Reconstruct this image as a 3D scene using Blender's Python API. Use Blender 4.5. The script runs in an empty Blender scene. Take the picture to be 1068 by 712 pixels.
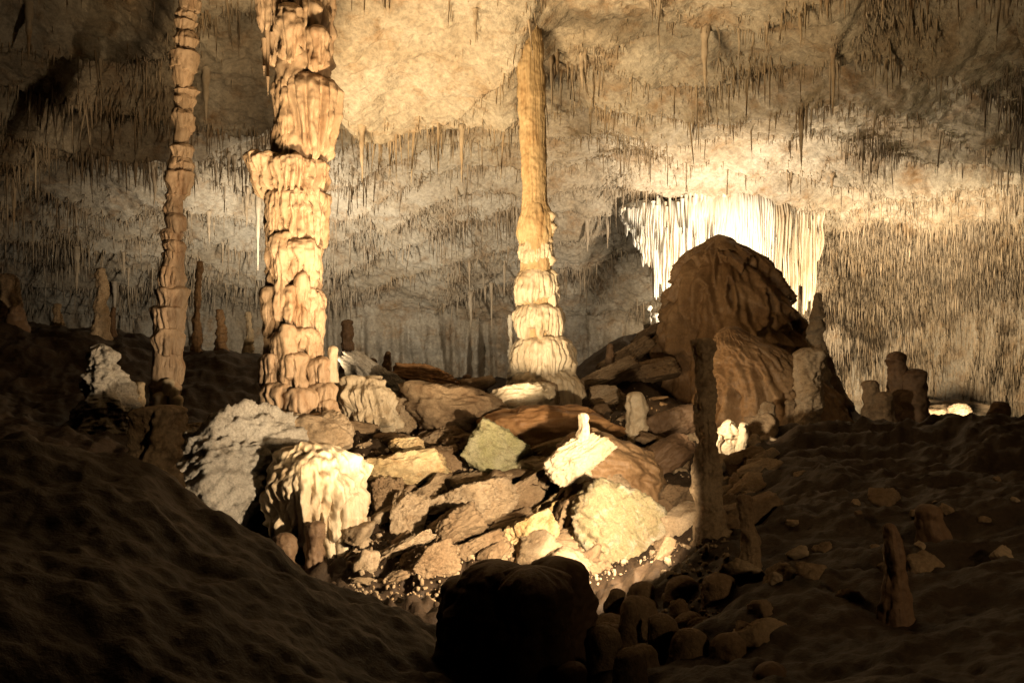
import bpy, math, random
import numpy as np
from mathutils import Vector

R = np.random.default_rng(7)
random.seed(7)
F = 890.0           # focal length of the photograph in its own pixels
EYE = 1.6
C = bpy.context.scene.collection

# ------------------------------------------------------------------ noise
_perm = np.random.default_rng(11).permutation(256).astype(np.int64)
_perm = np.concatenate([_perm, _perm, _perm])
_g = np.random.default_rng(5).normal(size=(256, 3)); _g /= np.linalg.norm(_g, axis=1)[:, None]

def noise(x, y, z):
    x, y, z = np.broadcast_arrays(np.asarray(x, float), np.asarray(y, float), np.asarray(z, float))
    xi, yi, zi = np.floor(x), np.floor(y), np.floor(z)
    fx, fy, fz = x - xi, y - yi, z - zi
    xi = xi.astype(np.int64) & 255; yi = yi.astype(np.int64) & 255; zi = zi.astype(np.int64) & 255
    u = fx**3*(fx*(fx*6-15)+10); v = fy**3*(fy*(fy*6-15)+10); w = fz**3*(fz*(fz*6-15)+10)
    out = 0
    for i in (0, 1):
        a = _perm[xi+i]
        for j in (0, 1):
            b = _perm[a+yi+j]
            for k in (0, 1):
                g = _g[_perm[b+zi+k] & 255]
                d = g[..., 0]*(fx-i)+g[..., 1]*(fy-j)+g[..., 2]*(fz-k)
                out = out + d*(u if i else 1-u)*(v if j else 1-v)*(w if k else 1-w)
    return out*1.5

def fbm(x, y, z, octv=4, gain=.5, lac=2.03):
    s, a = 0, 1.0
    for o in range(octv):
        s = s + a*noise(x+17.3*o, y+5.1*o, z+9.7*o)
        x, y, z = x*lac, y*lac, z*lac
        a *= gain
    return s

def ridge(x, y, z, octv=4, gain=.5):
    s, a = 0, 1.0
    for o in range(octv):
        n = 1-np.abs(noise(x+31.7*o, y+3.3*o, z+7.9*o))*2
        s = s + a*n
        x, y, z = x*2.03, y*2.03, z*2.03
        a *= gain
    return s

def smooth(a, b, x):
    t = np.clip((x-a)/(b-a), 0, 1)
    return t*t*(3-2*t)

def P(px, py, Y):
    return np.array([(px-534)/F*Y, Y, EYE+(356-py)/F*Y])

# ------------------------------------------------------------------ mesh building
def raw_mesh(name, V, quads=None, tris=None):
    me = bpy.data.meshes.new(name)
    V = np.ascontiguousarray(V, dtype=np.float32)
    q = np.zeros((0, 4), np.int32) if quads is None else np.asarray(quads, np.int32).reshape(-1, 4)
    t = np.zeros((0, 3), np.int32) if tris is None else np.asarray(tris, np.int32).reshape(-1, 3)
    me.vertices.add(len(V)); me.vertices.foreach_set('co', V.ravel())
    nl = q.size+t.size
    me.loops.add(nl); me.loops.foreach_set('vertex_index', np.concatenate([q.ravel(), t.ravel()]).astype(np.int32))
    me.polygons.add(len(q)+len(t))
    st = np.concatenate([np.arange(len(q))*4, q.size+np.arange(len(t))*3]).astype(np.int32)
    me.polygons.foreach_set('loop_start', st)
    me.polygons.foreach_set('use_smooth', np.ones(len(q)+len(t), dtype=bool))
    me.update(calc_edges=True)
    me.validate()
    return me

class MB:
    """collects pieces that belong to one mesh"""
    def __init__(self): self.V, self.Q, self.T, self.n = [], [], [], 0
    def add(self, V, Q=None, T=None):
        if Q is not None and len(Q): self.Q.append(np.asarray(Q)+self.n)
        if T is not None and len(T): self.T.append(np.asarray(T)+self.n)
        self.V.append(V); self.n += len(V)
    def mesh(self, name, loc=(0, 0, 0)):
        return raw_mesh(name, np.concatenate(self.V)-np.asarray(loc),
                        np.concatenate(self.Q) if self.Q else None, np.concatenate(self.T) if self.T else None)

def grid_quads(nv, nu, wrap):
    i = np.arange(nv-1)[:, None]; j = np.arange(nu if wrap else nu-1)[None, :]
    j2 = (j+1) % nu
    return np.stack([i*nu+j, i*nu+j2, (i+1)*nu+j2, (i+1)*nu+j], -1).reshape(-1, 4)

def tube(X, Y, Z, cap=True):
    """rings from the bottom up (or top down): arrays [nz, nt]"""
    nz, nt = X.shape
    V = np.stack([X, Y, Z], -1).reshape(-1, 3)
    q = grid_quads(nz, nt, True)
    t = None
    if cap:
        a = len(V)
        c0 = V[:nt].mean(0); c1 = V[-nt:].mean(0)
        V = np.concatenate([V, [c0, c1]])
        j = np.arange(nt); j2 = (j+1) % nt
        t = np.concatenate([np.stack([np.full(nt, a), j2, j], -1),
                            np.stack([np.full(nt, a+1), (nz-1)*nt+j, (nz-1)*nt+j2], -1)])
    return V, q, t

def link(name, me, mat, loc=(0, 0, 0), parent=None, label=None, cat=None, group=None, kind=None):
    o = bpy.data.objects.new(name, me)
    C.objects.link(o)
    o.location = loc
    if mat is not None and me is not None:
        me.materials.clear(); me.materials.append(mat)
    if parent is not None: o.parent = parent
    if label: o['label'] = label
    if cat: o['category'] = cat
    if group: o['group'] = group
    if kind or cat: o['kind'] = kind or 'thing'
    return o

# ------------------------------------------------------------------ materials
def stone(name, c1, c2, c3, scale=1.0, bump=.5, rough=.75, streak=1.0, spot=.25, fine=38, wet=.0, dist=.02):
    """c1/c2: broad mottling, c3: stains; streak < 1 stretches the pattern vertically"""
    m = bpy.data.materials.new(name); m.use_nodes = True
    nt = m.node_tree; N = nt.nodes; L = nt.links
    b = N['Principled BSDF']
    g = N.new('ShaderNodeNewGeometry')
    mp = N.new('ShaderNodeMapping'); mp.inputs['Scale'].default_value = (scale, scale, scale*streak)
    L.new(g.outputs['Position'], mp.inputs['Vector'])
    def nz(sc, det=6, ro=.6, di=0.0):
        n = N.new('ShaderNodeTexNoise'); n.inputs['Scale'].default_value = sc
        n.inputs['Detail'].default_value = det; n.inputs['Roughness'].default_value = ro
        n.inputs['Distortion'].default_value = di
        L.new(mp.outputs['Vector'], n.inputs['Vector']); return n
    def ramp(src, a, z, ca=(0, 0, 0, 1), cz=(1, 1, 1, 1)):
        r = N.new('ShaderNodeValToRGB')
        r.color_ramp.elements[0].position = a; r.color_ramp.elements[1].position = z
        r.color_ramp.elements[0].color = ca; r.color_ramp.elements[1].color = cz
        L.new(src, r.inputs['Fac']); return r
    def mix(f, a, bb):
        x = N.new('ShaderNodeMix'); x.data_type = 'RGBA'
        L.new(f, x.inputs[0])
        for s, i in ((a, 6), (bb, 7)):
            if isinstance(s, tuple): x.inputs[i].default_value = (*s, 1)
            else: L.new(s, x.inputs[i])
        return x.outputs[2]
    n1 = nz(.9, 8, .65, .6); r1 = ramp(n1.outputs['Fac'], .36, .64)
    n2 = nz(2.7, 8, .7, .3); r2 = ramp(n2.outputs['Fac'], .5, .72)
    n3 = nz(fine, 4, .7); r3 = ramp(n3.outputs['Fac'], .35, .75, (1-spot, 1-spot, 1-spot, 1), (1+.0, 1, 1, 1))
    col = mix(r1.outputs['Color'], c1, c2)
    col = mix(r2.outputs['Color'], col, c3)
    mu = N.new('ShaderNodeMix'); mu.data_type = 'RGBA'; mu.blend_type = 'MULTIPLY'; mu.inputs[0].default_value = 1
    L.new(col, mu.inputs[6]); L.new(r3.outputs['Color'], mu.inputs[7])
    L.new(mu.outputs[2], b.inputs['Base Color'])
    rr = N.new('ShaderNodeMapRange'); rr.inputs['To Min'].default_value = max(.2, rough-wet); rr.inputs['To Max'].default_value = rough+.1
    L.new(n2.outputs['Fac'], rr.inputs['Value']); L.new(rr.outputs[0], b.inputs['Roughness'])
    b.inputs['Specular IOR Level'].default_value = .25
    ad = N.new('ShaderNodeMath'); ad.operation = 'MULTIPLY_ADD'; ad.inputs[1].default_value = .45
    n4 = nz(fine*.33, 6, .7)
    L.new(n3.outputs['Fac'], ad.inputs[0]); L.new(n4.outputs['Fac'], ad.inputs[2])
    bp = N.new('ShaderNodeBump'); bp.inputs['Strength'].default_value = bump; bp.inputs['Distance'].default_value = dist
    L.new(ad.outputs[0], bp.inputs['Height']); L.new(bp.outputs['Normal'], b.inputs['Normal'])
    return m

M_ceil = stone('ceiling limestone', (.40, .31, .20), (.55, .47, .35), (.30, .17, .07), scale=.55, bump=.9, rough=.85, spot=.45, fine=22, dist=.06)
M_straw = stone('straw calcite', (.40, .29, .17), (.50, .40, .28), (.27, .16, .07), scale=.6, bump=.3, rough=.7, spot=.2)
M_col = stone('column calcite', (.43, .285, .165), (.53, .375, .24), (.30, .165, .08), scale=1.3, bump=.55, rough=.6, streak=.35, spot=.25, fine=30, wet=.15)
M_shaft = stone('orange calcite', (.42, .28, .13), (.52, .375, .20), (.30, .165, .06), scale=1.2, bump=.5, rough=.65, streak=.25, spot=.25, fine=34)
M_pale = stone('pale calcite', (.54, .42, .27), (.64, .53, .37), (.40, .26, .13), scale=1.2, bump=.5, rough=.6, streak=.5, spot=.22, fine=30, wet=.15)
M_white = stone('white calcite', (.78, .70, .56), (.84, .79, .68), (.60, .42, .24), scale=1.0, bump=.35, rough=.55, streak=.15, spot=.15)
M_brown = stone('brown flowstone', (.26, .15, .07), (.36, .23, .12), (.15, .08, .035), scale=1.2, bump=.7, rough=.55, streak=.6, spot=.35, fine=26, wet=.2)
M_rust = stone('rusty flowstone', (.30, .15, .06), (.38, .21, .09), (.20, .09, .03), scale=1.1, bump=.4, rough=.6, streak=.8, spot=.25, fine=26, wet=.2)
M_rock = stone('beige limestone', (.36, .25, .14), (.47, .36, .24), (.22, .13, .06), scale=1.6, bump=.9, rough=.8, spot=.4, fine=26, dist=.03)
M_rockb = stone('brown limestone', (.24, .155, .085), (.33, .235, .14), (.15, .085, .04), scale=1.6, bump=.9, rough=.8, spot=.4, fine=26, dist=.03)
M_rockg = stone('grey limestone', (.42, .37, .30), (.54, .49, .41), (.28, .23, .17), scale=1.8, bump=1.0, rough=.85, spot=.45, fine=24, dist=.03)
M_rocky = stone('yellow broken limestone', (.46, .31, .13), (.56, .44, .26), (.30, .16, .055), scale=2.2, bump=.8, rough=.75, spot=.35, fine=26, dist=.03)
M_moss = stone('lichen green limestone', (.36, .33, .15), (.46, .42, .26), (.26, .20, .10), scale=3.0, bump=1.0, rough=.85, spot=.5, fine=24, dist=.03)
M_mossy = stone('pale rock with green film', (.36, .27, .15), (.27, .25, .13), (.50, .44, .35), scale=2.4, bump=1.0, rough=.7, spot=.45, fine=24, dist=.03)
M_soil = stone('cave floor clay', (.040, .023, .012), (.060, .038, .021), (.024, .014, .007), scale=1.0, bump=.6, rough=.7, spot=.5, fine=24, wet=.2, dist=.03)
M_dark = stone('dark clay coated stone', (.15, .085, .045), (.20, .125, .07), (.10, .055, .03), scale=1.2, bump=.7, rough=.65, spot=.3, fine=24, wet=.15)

# ------------------------------------------------------------------ where things stand
# depth of the rubble slope for the picture row a thing's foot shows in
def Yg(py): return float(np.interp(py, [395, 405, 430, 450, 480, 520, 560, 600, 650], [15.2, 14.2, 12.8, 11.8, 10.7, 9.7, 8.9, 8.0, 7.1]))

# boulders: px, foot py, width px, height px, tilt deg, material, flatness of depth, edge sharpness, label
BOULD = [
 (238, 560, 140, 122, 34, M_rockg, .9, 'sharp', 'large angular grey boulder sloping down beneath the slim knobbly column'),
 (226, 470, 62, 30, 4, M_rock, .9, 'sharp', 'flat pale slab lying on top of the large angular grey boulder'),
 (314, 478, 88, 42, -4, M_rock, .8, 'round', 'smooth rounded boulder directly at the foot of the thick tiered column'),
 (347, 470, 40, 40, -30, M_rock, .8, 'round', 'small steep pale boulder wedged beside the foot of the thick tiered column'),
 (399, 422, 84, 40, -32, M_rockg, .9, 'sharp', 'grey tilted slab behind the fringed slab, leaning toward the back wall'),
 (418, 456, 52, 38, 22, M_rock, .8, 'sharp', 'pale flat-topped block just below the fringed slab'),
 (420, 474, 34, 18, 18, M_rocky, .8, 'sharp', 'small pale wedge lying on top of the long orange-faced slab'),
 (413, 520, 88, 44, 11, M_rocky, .7, 'sharp', 'long bright slab with orange front face beside the dripping flowstone boulder'),
 (520, 502, 66, 54, -32, M_moss, .7, 'sharp', 'greenish lichen-coloured jagged boulder in the middle of the rubble'),
 (492, 548, 82, 42, 14, M_rock, .8, 'sharp', 'wedge-shaped beige boulder below the greenish lichen boulder'),
 (463, 472, 44, 26, 20, M_rock, .8, 'sharp', 'small beige slab behind the long orange-faced slab'),
 (450, 414, 66, 28, -4, M_rust, .9, 'strata', 'reddish layered slab on the crest of the rubble near the back wall'),
 (473, 458, 96, 52, -6, M_rockb, .9, 'round', 'broad brown rounded boulder in shadow between crest and greenish boulder'),
 (539, 444, 66, 40, 8, M_pale, .9, 'round', 'rounded cream boulder leaning on the foot of the orange centre column'),
 (572, 470, 126, 44, 2, M_rust, .8, 'smooth', 'smooth rust-brown flowstone mound just below the orange centre column'),
 (580, 494, 80, 40, 20, M_rocky, .8, 'sharp', 'dark-pitted pale slab behind the pale tilted plate'),
 (604, 498, 62, 44, 38, M_pale, .5, 'sharp', 'pale tilted plate of stone with a small pale stub on its end'),
 (570, 504, 52, 28, -4, M_pale, .8, 'round', 'smooth pale rounded boulder beside the greenish lichen boulder'),
 (644, 528, 112, 72, -22, M_brown, .9, 'smooth', 'large smooth rust-brown mound behind the striated bright boulder'),
 (556, 590, 56, 50, 28, M_rocky, .7, 'sharp', 'bright yellow broken block at the low end of the yellow block pile'),
 (600, 566, 60, 48, 24, M_rocky, .7, 'sharp', 'bright yellow broken block in the middle of the yellow block pile'),
 (574, 548, 44, 28, 34, M_rocky, .7, 'sharp', 'small cream block on the upper edge of the yellow block pile'),
 (618, 528, 54, 26, 30, M_rocky, .7, 'sharp', 'thin jagged cream slab topping the yellow block pile'),
 (612, 592, 70, 30, 16, M_rocky, .7, 'sharp', 'low pale slab at the foot of the striated bright boulder'),
 (648, 596, 92, 84, -24, M_mossy, .8, 'chip', 'striated bright boulder with green film at the end of the rubble'),
 (540, 580, 60, 28, 30, M_rocky, .7, 'sharp', 'low yellow slab slanting out from under the yellow block pile'),
 (588, 590, 52, 34, 22, M_rocky, .7, 'sharp', 'squarish yellow block at the front of the yellow block pile'),
 (626, 562, 46, 40, 30, M_rocky, .7, 'sharp', 'tall yellow block touching the striated bright boulder'),
 (598, 526, 46, 20, 36, M_pale, .7, 'sharp', 'thin cream flake sticking up behind the yellow block pile'),
 (500, 590, 56, 30, 22, M_rockb, .7, 'sharp', 'brown slab between the long narrow tan slab and the yellow block pile'),
 (438, 540, 56, 30, 26, M_rockb, .7, 'sharp', 'brown tilted slab under the long orange-faced slab'),
 (500, 450, 50, 26, 16, M_rockb, .8, 'sharp', 'brown slab above the greenish lichen boulder'),
 (444, 436, 46, 24, 12, M_rock, .8, 'sharp', 'tan slab between the reddish layered slab and the pale flat-topped block'),
 (528, 592, 44, 24, 26, M_rock, .7, 'sharp', 'small tan slab between the yellow block pile and the gravel hollow'),
 (718, 560, 15, 24, -20, M_white, .8, 'sharp', 'small bright white stone beside the tall rim-lit stalagmite'),
 (408, 592, 80, 28, 30, M_rock, .6, 'sharp', 'long narrow tan slab slanting beside the dripping flowstone boulder'),
 (404, 545, 30, 44, 12, M_rockb, .8, 'sharp', 'upright brown stone below the long orange-faced slab'),
 (424, 560, 34, 44, -16, M_rock, .7, 'sharp', 'pointed tan stone beside the upright brown stone'),
 (470, 580, 64, 46, 24, M_rockb, .8, 'sharp', 'brown block below the wedge-shaped beige boulder'),
 (548, 524, 64, 26, 28, M_rockb, .8, 'sharp', 'dark brown slanting slab above the yellow block pile'),
 (450, 500, 50, 34, 8, M_rockb, .8, 'sharp', 'brown knobbly stone between orange-faced slab and greenish boulder'),
 (480, 480, 30, 24, 8, M_rockb, .8, 'round', 'small brown stone touching the back of the greenish lichen boulder'),
 (560, 516, 32, 22, 0, M_rockb, .8, 'round', 'dark round stone just below the smooth pale rounded boulder'),
 (443, 610, 64, 40, 18, M_rockb, .8, 'sharp', 'brown block at the edge of the gravel hollow'),
 (676, 360, 54, 18, 26, M_rockb, .9, 'strata', 'topmost layered brown slab on the ridge leading to the great dome'),
 (690, 374, 44, 20, 12, M_rockb, .9, 'strata', 'layered brown slab leaning against the flank of the great dome'),
 (652, 386, 56, 24, 32, M_rockb, .9, 'strata', 'steep layered brown slab in the middle of the ridge to the dome'),
 (634, 408, 58, 26, 24, M_rockb, .9, 'strata', 'lowest layered brown slab on the ridge, next to the centre column'),
 (676, 402, 52, 26, 14, M_rockb, .9, 'strata', 'layered brown slab on the ridge above the white-topped stalagmite'),
 (633, 428, 34, 24, 8, M_rock, .9, 'sharp', 'small tan stone on the slope between centre column and white-topped stalagmite'),
 (700, 462, 50, 34, 20, M_dark, .9, 'round', 'dark brown boulder between white-topped stalagmite and tall rim-lit stalagmite'),
 (690, 500, 60, 40, 30, M_dark, .9, 'round', 'dark brown boulder beside the large smooth rust-brown mound'),
 (700, 532, 44, 26, 10, M_rockb, .9, 'sharp', 'flat brown stone above the small bright white stone'),
]
def bould_Y(i):
    px, fy = BOULD[i][:2]
    lab = BOULD[i][-1]
    for key, d in (('topmost layered', 16.6), ('leaning against the flank', 16.6), ('steep layered', 15.6), ('lowest layered', 14.6), ('layered brown slab on the ridge above', 15.0), ('slope between centre column', 13.4)):
        if key in lab: return d
    if i == 6: return Yg(505)
    if i == 1: return 9.9
    if i in (4,): return 13.2
    if 'pale tilted plate of' in BOULD[i][-1]: return 9.0
    if i == 2: return 10.0
    if i == 3: return 10.3
    return Yg(fy-.12*BOULD[i][3])

# ground control points: picture column, picture row, depth
CTRL = [
 # near the eye and the bottom edge
 (-250, 700, 2.2), (60, 760, 2.6), (300, 800, 2.5), (534, 880, 2.3), (800, 800, 2.4), (1100, 760, 2.5), (1350, 700, 2.3),
 # clay bank: brow, then its far side
 (-400, 430, 4.6), (-150, 440, 4.7), (0, 460, 4.8), (90, 466, 4.8), (150, 480, 4.8), (200, 518, 4.8), (250, 556, 4.8), (300, 586, 4.8), (350, 606, 4.8), (400, 630, 4.8), (440, 655, 4.7), (470, 705, 4.5),
 (0, 520, 3.9), (200, 590, 3.9), (320, 650, 3.9), (100, 620, 3.2), (300, 720, 3.2),
 (0, 500, 6.5), (120, 535, 6.5), (220, 600, 6.4), (300, 625, 6.4), (400, 650, 6.3), (440, 672, 6.1),
 (530, 745, 4.6), (530, 690, 5.6), (530, 648, 6.8), (600, 640, 6.5),
 # gravel hollow and rubble slope
 (395, 612, 7.8), (430, 640, 7.2), (480, 618, 7.6), (560, 605, 7.9), (640, 600, 8.0),
 (440, 560, 8.9), (440, 520, 9.7), (440, 480, 10.7), (440, 450, 11.8), (440, 428, 12.8), (440, 409, 14.2), (500, 409, 14.4), (400, 400, 14.2),
 (540, 520, 9.7), (540, 480, 10.7), (560, 450, 11.8), (565, 432, 13.6), (565, 424, 15.2),
 (640, 560, 8.9), (650, 520, 9.7), (650, 480, 10.7), (640, 440, 12.2), (625, 412, 14.2), (655, 388, 15.6), (680, 360, 16.8), (680, 352, 18.2),
 (700, 560, 8.6), (700, 500, 10), (720, 470, 11.2), (720, 440, 13),
 # behind the clay bank, foot of the columns
 (60, 480, 8), (150, 475, 9), (200, 560, 8), (280, 590, 8.2), (330, 596, 8.4), (230, 545, 8.9), (190, 500, 9.6),
 (120, 450, 10.5), (170, 425, 11.6), (230, 432, 12), (310, 452, 10.9), (350, 440, 11.8), (260, 465, 10.4), (190, 455, 10.4),
 (250, 367, 15.2), (200, 372, 15), (330, 385, 15), (120, 352, 15), (40, 338, 15.5), (-100, 320, 15), (60, 400, 12.5), (-60, 380, 12), (-300, 350, 12),
 (250, 385, 19), (100, 372, 19), (400, 412, 19), (0, 360, 20), (-200, 340, 20),
 # behind the crest
 (450, 420, 17), (560, 420, 18), (640, 390, 20), (450, 405, 23), (200, 385, 24), (600, 395, 24), (750, 400, 24), (0, 380, 26), (900, 450, 26), (1000, 450, 26), (1100, 450, 26),
 # great dome and the slope on its other side
 (760, 470, 12.6), (800, 462, 12.5), (700, 420, 15), (790, 440, 15), (880, 434, 14.5), (760, 385, 19), (840, 400, 18),
 (830, 468, 10), (860, 448, 11.5), (900, 456, 12.6), (960, 478, 12.2), (1000, 492, 11.6), (980, 492, 12.4), (1030, 466, 11), (1068, 452, 10.6), (1200, 430, 10), (1400, 400, 9),
 (760, 520, 8.6), (800, 500, 8.4), (900, 500, 8.4), (1000, 506, 8), (1100, 496, 7.6), (760, 560, 7.2),
 (800, 545, 6.6), (900, 560, 6), (1000, 560, 5.6), (1100, 560, 5.2), (1300, 520, 5),
 (700, 610, 6.2), (700, 650, 5.0), (800, 620, 4.9), (900, 640, 4.4), (1000, 650, 4), (1100, 640, 3.8), (650, 700, 4.2), (800, 712, 3.7), (950, 712, 3.4),
 (940, 450, 15.5), (1000, 500, 15), (960, 490, 15), (1100, 490, 15), (900, 475, 17), (980, 480, 18.5), (980, 465, 22), (1100, 470, 20), (1250, 450, 18), (1060, 460, 24),
]
c_xyz = [P(*c) for c in CTRL] + [P(b[0], b[1]-.05*b[3], bould_Y(i)) for i, b in enumerate(BOULD)]
c_xyz += [np.array(p, float) for p in [(-8, -3, .2), (0, -3, .0), (8, -3, .2), (-8, -9, .3), (0, -9, .1), (8, -9, .3), (-22, 5, 2.5), (22, 5, 2.4), (-22, 15, 2.4), (22, 15, .4), (-20, 28, 1), (20, 28, -1), (0, 30, .2), (-20, -9, 1.5), (20, -9, 1.5), (0, 36, 0), (-24, 36, 1), (24, 36, -1.5)]]
c_xyz = np.array(c_xyz)
def _U(d2): return .5*d2*np.log(d2+1e-9)
def _tps(P_, lam):
    n = len(P_); xy = P_[:, :2]
    d2 = ((xy[:, None]-xy[None])**2).sum(-1)
    A = np.zeros((n+3, n+3)); A[:n, :n] = _U(d2)+lam*np.eye(n)
    A[:n, n] = 1; A[:n, n+1:] = xy; A[n, :n] = 1; A[n+1:, :n] = xy.T
    b = np.zeros(n+3); b[:n] = P_[:, 2]
    return np.linalg.solve(A, b)
_w = _tps(c_xyz, .04)
def ground0(x, y):
    x = np.asarray(x, float); y = np.asarray(y, float); sh = np.broadcast(x, y).shape
    X = np.broadcast_to(x, sh).ravel(); Y = np.broadcast_to(y, sh).ravel()
    out = _w[-3]+_w[-2]*X+_w[-1]*Y
    for i in range(len(c_xyz)):
        out = out+_w[i]*_U((X-c_xyz[i, 0])**2+(Y-c_xyz[i, 1])**2)
    return out.reshape(sh)
def ground(x, y):
    z = ground0(x, y)
    far = smooth(2.5, 9, y)
    z = z + .10*fbm(x*.9, y*.9, 3.1, 3)*(.4+.8*far) + .05*ridge(x*2.3, y*2.3, 1.7, 3)*(.3+.9*far) - .05*(.3+.9*far)
    rough = smooth(5.5, 7, y)*smooth(3.0, 1.5, np.abs(x+.3))*smooth(16, 13, y)
    z = z + rough*.10*ridge(x*3.7+4, y*3.7, 5.2, 3)
    # hard ledges on the far bank of the right-hand slope
    rt = smooth(1.0, 3.5, x)*smooth(3.5, 6, y)
    z = z + rt*.09*ridge(x*.55+.4*noise(x, y, 9.), y*1.6, 8.8, 4)
    z = z + .05*smooth(7, 5, y)*fbm(x*2.1+2, y*2.1, 6.6, 4)
    # rounded hummocks near the eye
    lump = np.clip(noise(x*2.1, y*2.1, 20.5), -.2, .6)
    z = z + .10*lump*smooth(6.5, 4.5, y)*smooth(-.2, .6, x)
    z = z + .02*fbm(x*8, y*8, 2.2, 3)
    z = z + .035*smooth(7, 5.5, y)*(np.abs(noise(x*2.7+.5*noise(x*5, y*5, 1.), y*2.7, 14.4))**.7-.3)
    return z

# ------------------------------------------------------------------ ground sheet
def build_ground():
    ys = np.concatenate([np.linspace(-10, 1.2, 30)[:-1], 1.2*(36/1.2)**np.linspace(0, 1, 520)])
    us = np.concatenate([np.linspace(-3.2, -.75, 50)[:-1], np.linspace(-.75, .75, 520), np.linspace(.75, 3.2, 50)[1:]])
    YY, UU = np.meshgrid(ys, us, indexing='ij')
    XX = UU*(np.maximum(YY, 0)*.93+3.0*np.exp(-np.maximum(YY, 0)/3.0)+ .6)
    XX = np.clip(XX, -40, 40) + UU*.01
    ZZ = ground(XX, YY)
    V = np.stack([XX, YY, ZZ], -1).reshape(-1, 3)
    q = grid_quads(len(ys), len(us), False)
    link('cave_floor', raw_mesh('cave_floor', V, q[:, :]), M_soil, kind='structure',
         label='brown uneven cave floor of clay, ledges and hollows', cat='ground')
build_ground()

# still water of the cave lake beyond the right-hand ridge
M_water = bpy.data.materials.new('lake water'); M_water.use_nodes = True
b_ = M_water.node_tree.nodes['Principled BSDF']
b_.inputs['Base Color'].default_value = (.25, .26, .20, 1); b_.inputs['Roughness'].default_value = .04; b_.inputs['Specular IOR Level'].default_value = .9
b_.inputs['Metallic'].default_value = .0
nz_ = M_water.node_tree.nodes.new('ShaderNodeTexNoise'); nz_.inputs['Scale'].default_value = 3.0
bp_ = M_water.node_tree.nodes.new('ShaderNodeBump'); bp_.inputs['Strength'].default_value = .08
M_water.node_tree.links.new(nz_.outputs['Fac'], bp_.inputs['Height']); M_water.node_tree.links.new(bp_.outputs['Normal'], b_.inputs['Normal'])
gx_, gy_ = np.meshgrid(np.linspace(3.5, 21, 40), np.linspace(14.2, 31, 40))
link('water', raw_mesh('water', np.stack([gx_, gy_, gx_*0-.36], -1).reshape(-1, 3), grid_quads(40, 40, False)), M_water, kind='structure', label='still pale lake water under the straw-covered wall', cat='water')

# ------------------------------------------------------------------ roof
_py = [-12, -10, -9, -4, 2, 8, 11, 14, 17, 20, 23, 26, 28, 29, 29.4, 29.6, 29.8]
_pz = [-2, 3, 6.5, 8.1, 8.5, 8.0, 7.45, 6.75, 6.3, 5.6, 4.75, 3.5, 2.3, 1.2, 0.2, -1, -3]
_ps = np.concatenate([[0], np.cumsum(np.hypot(np.diff(_py), np.diff(_pz)))])
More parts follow.
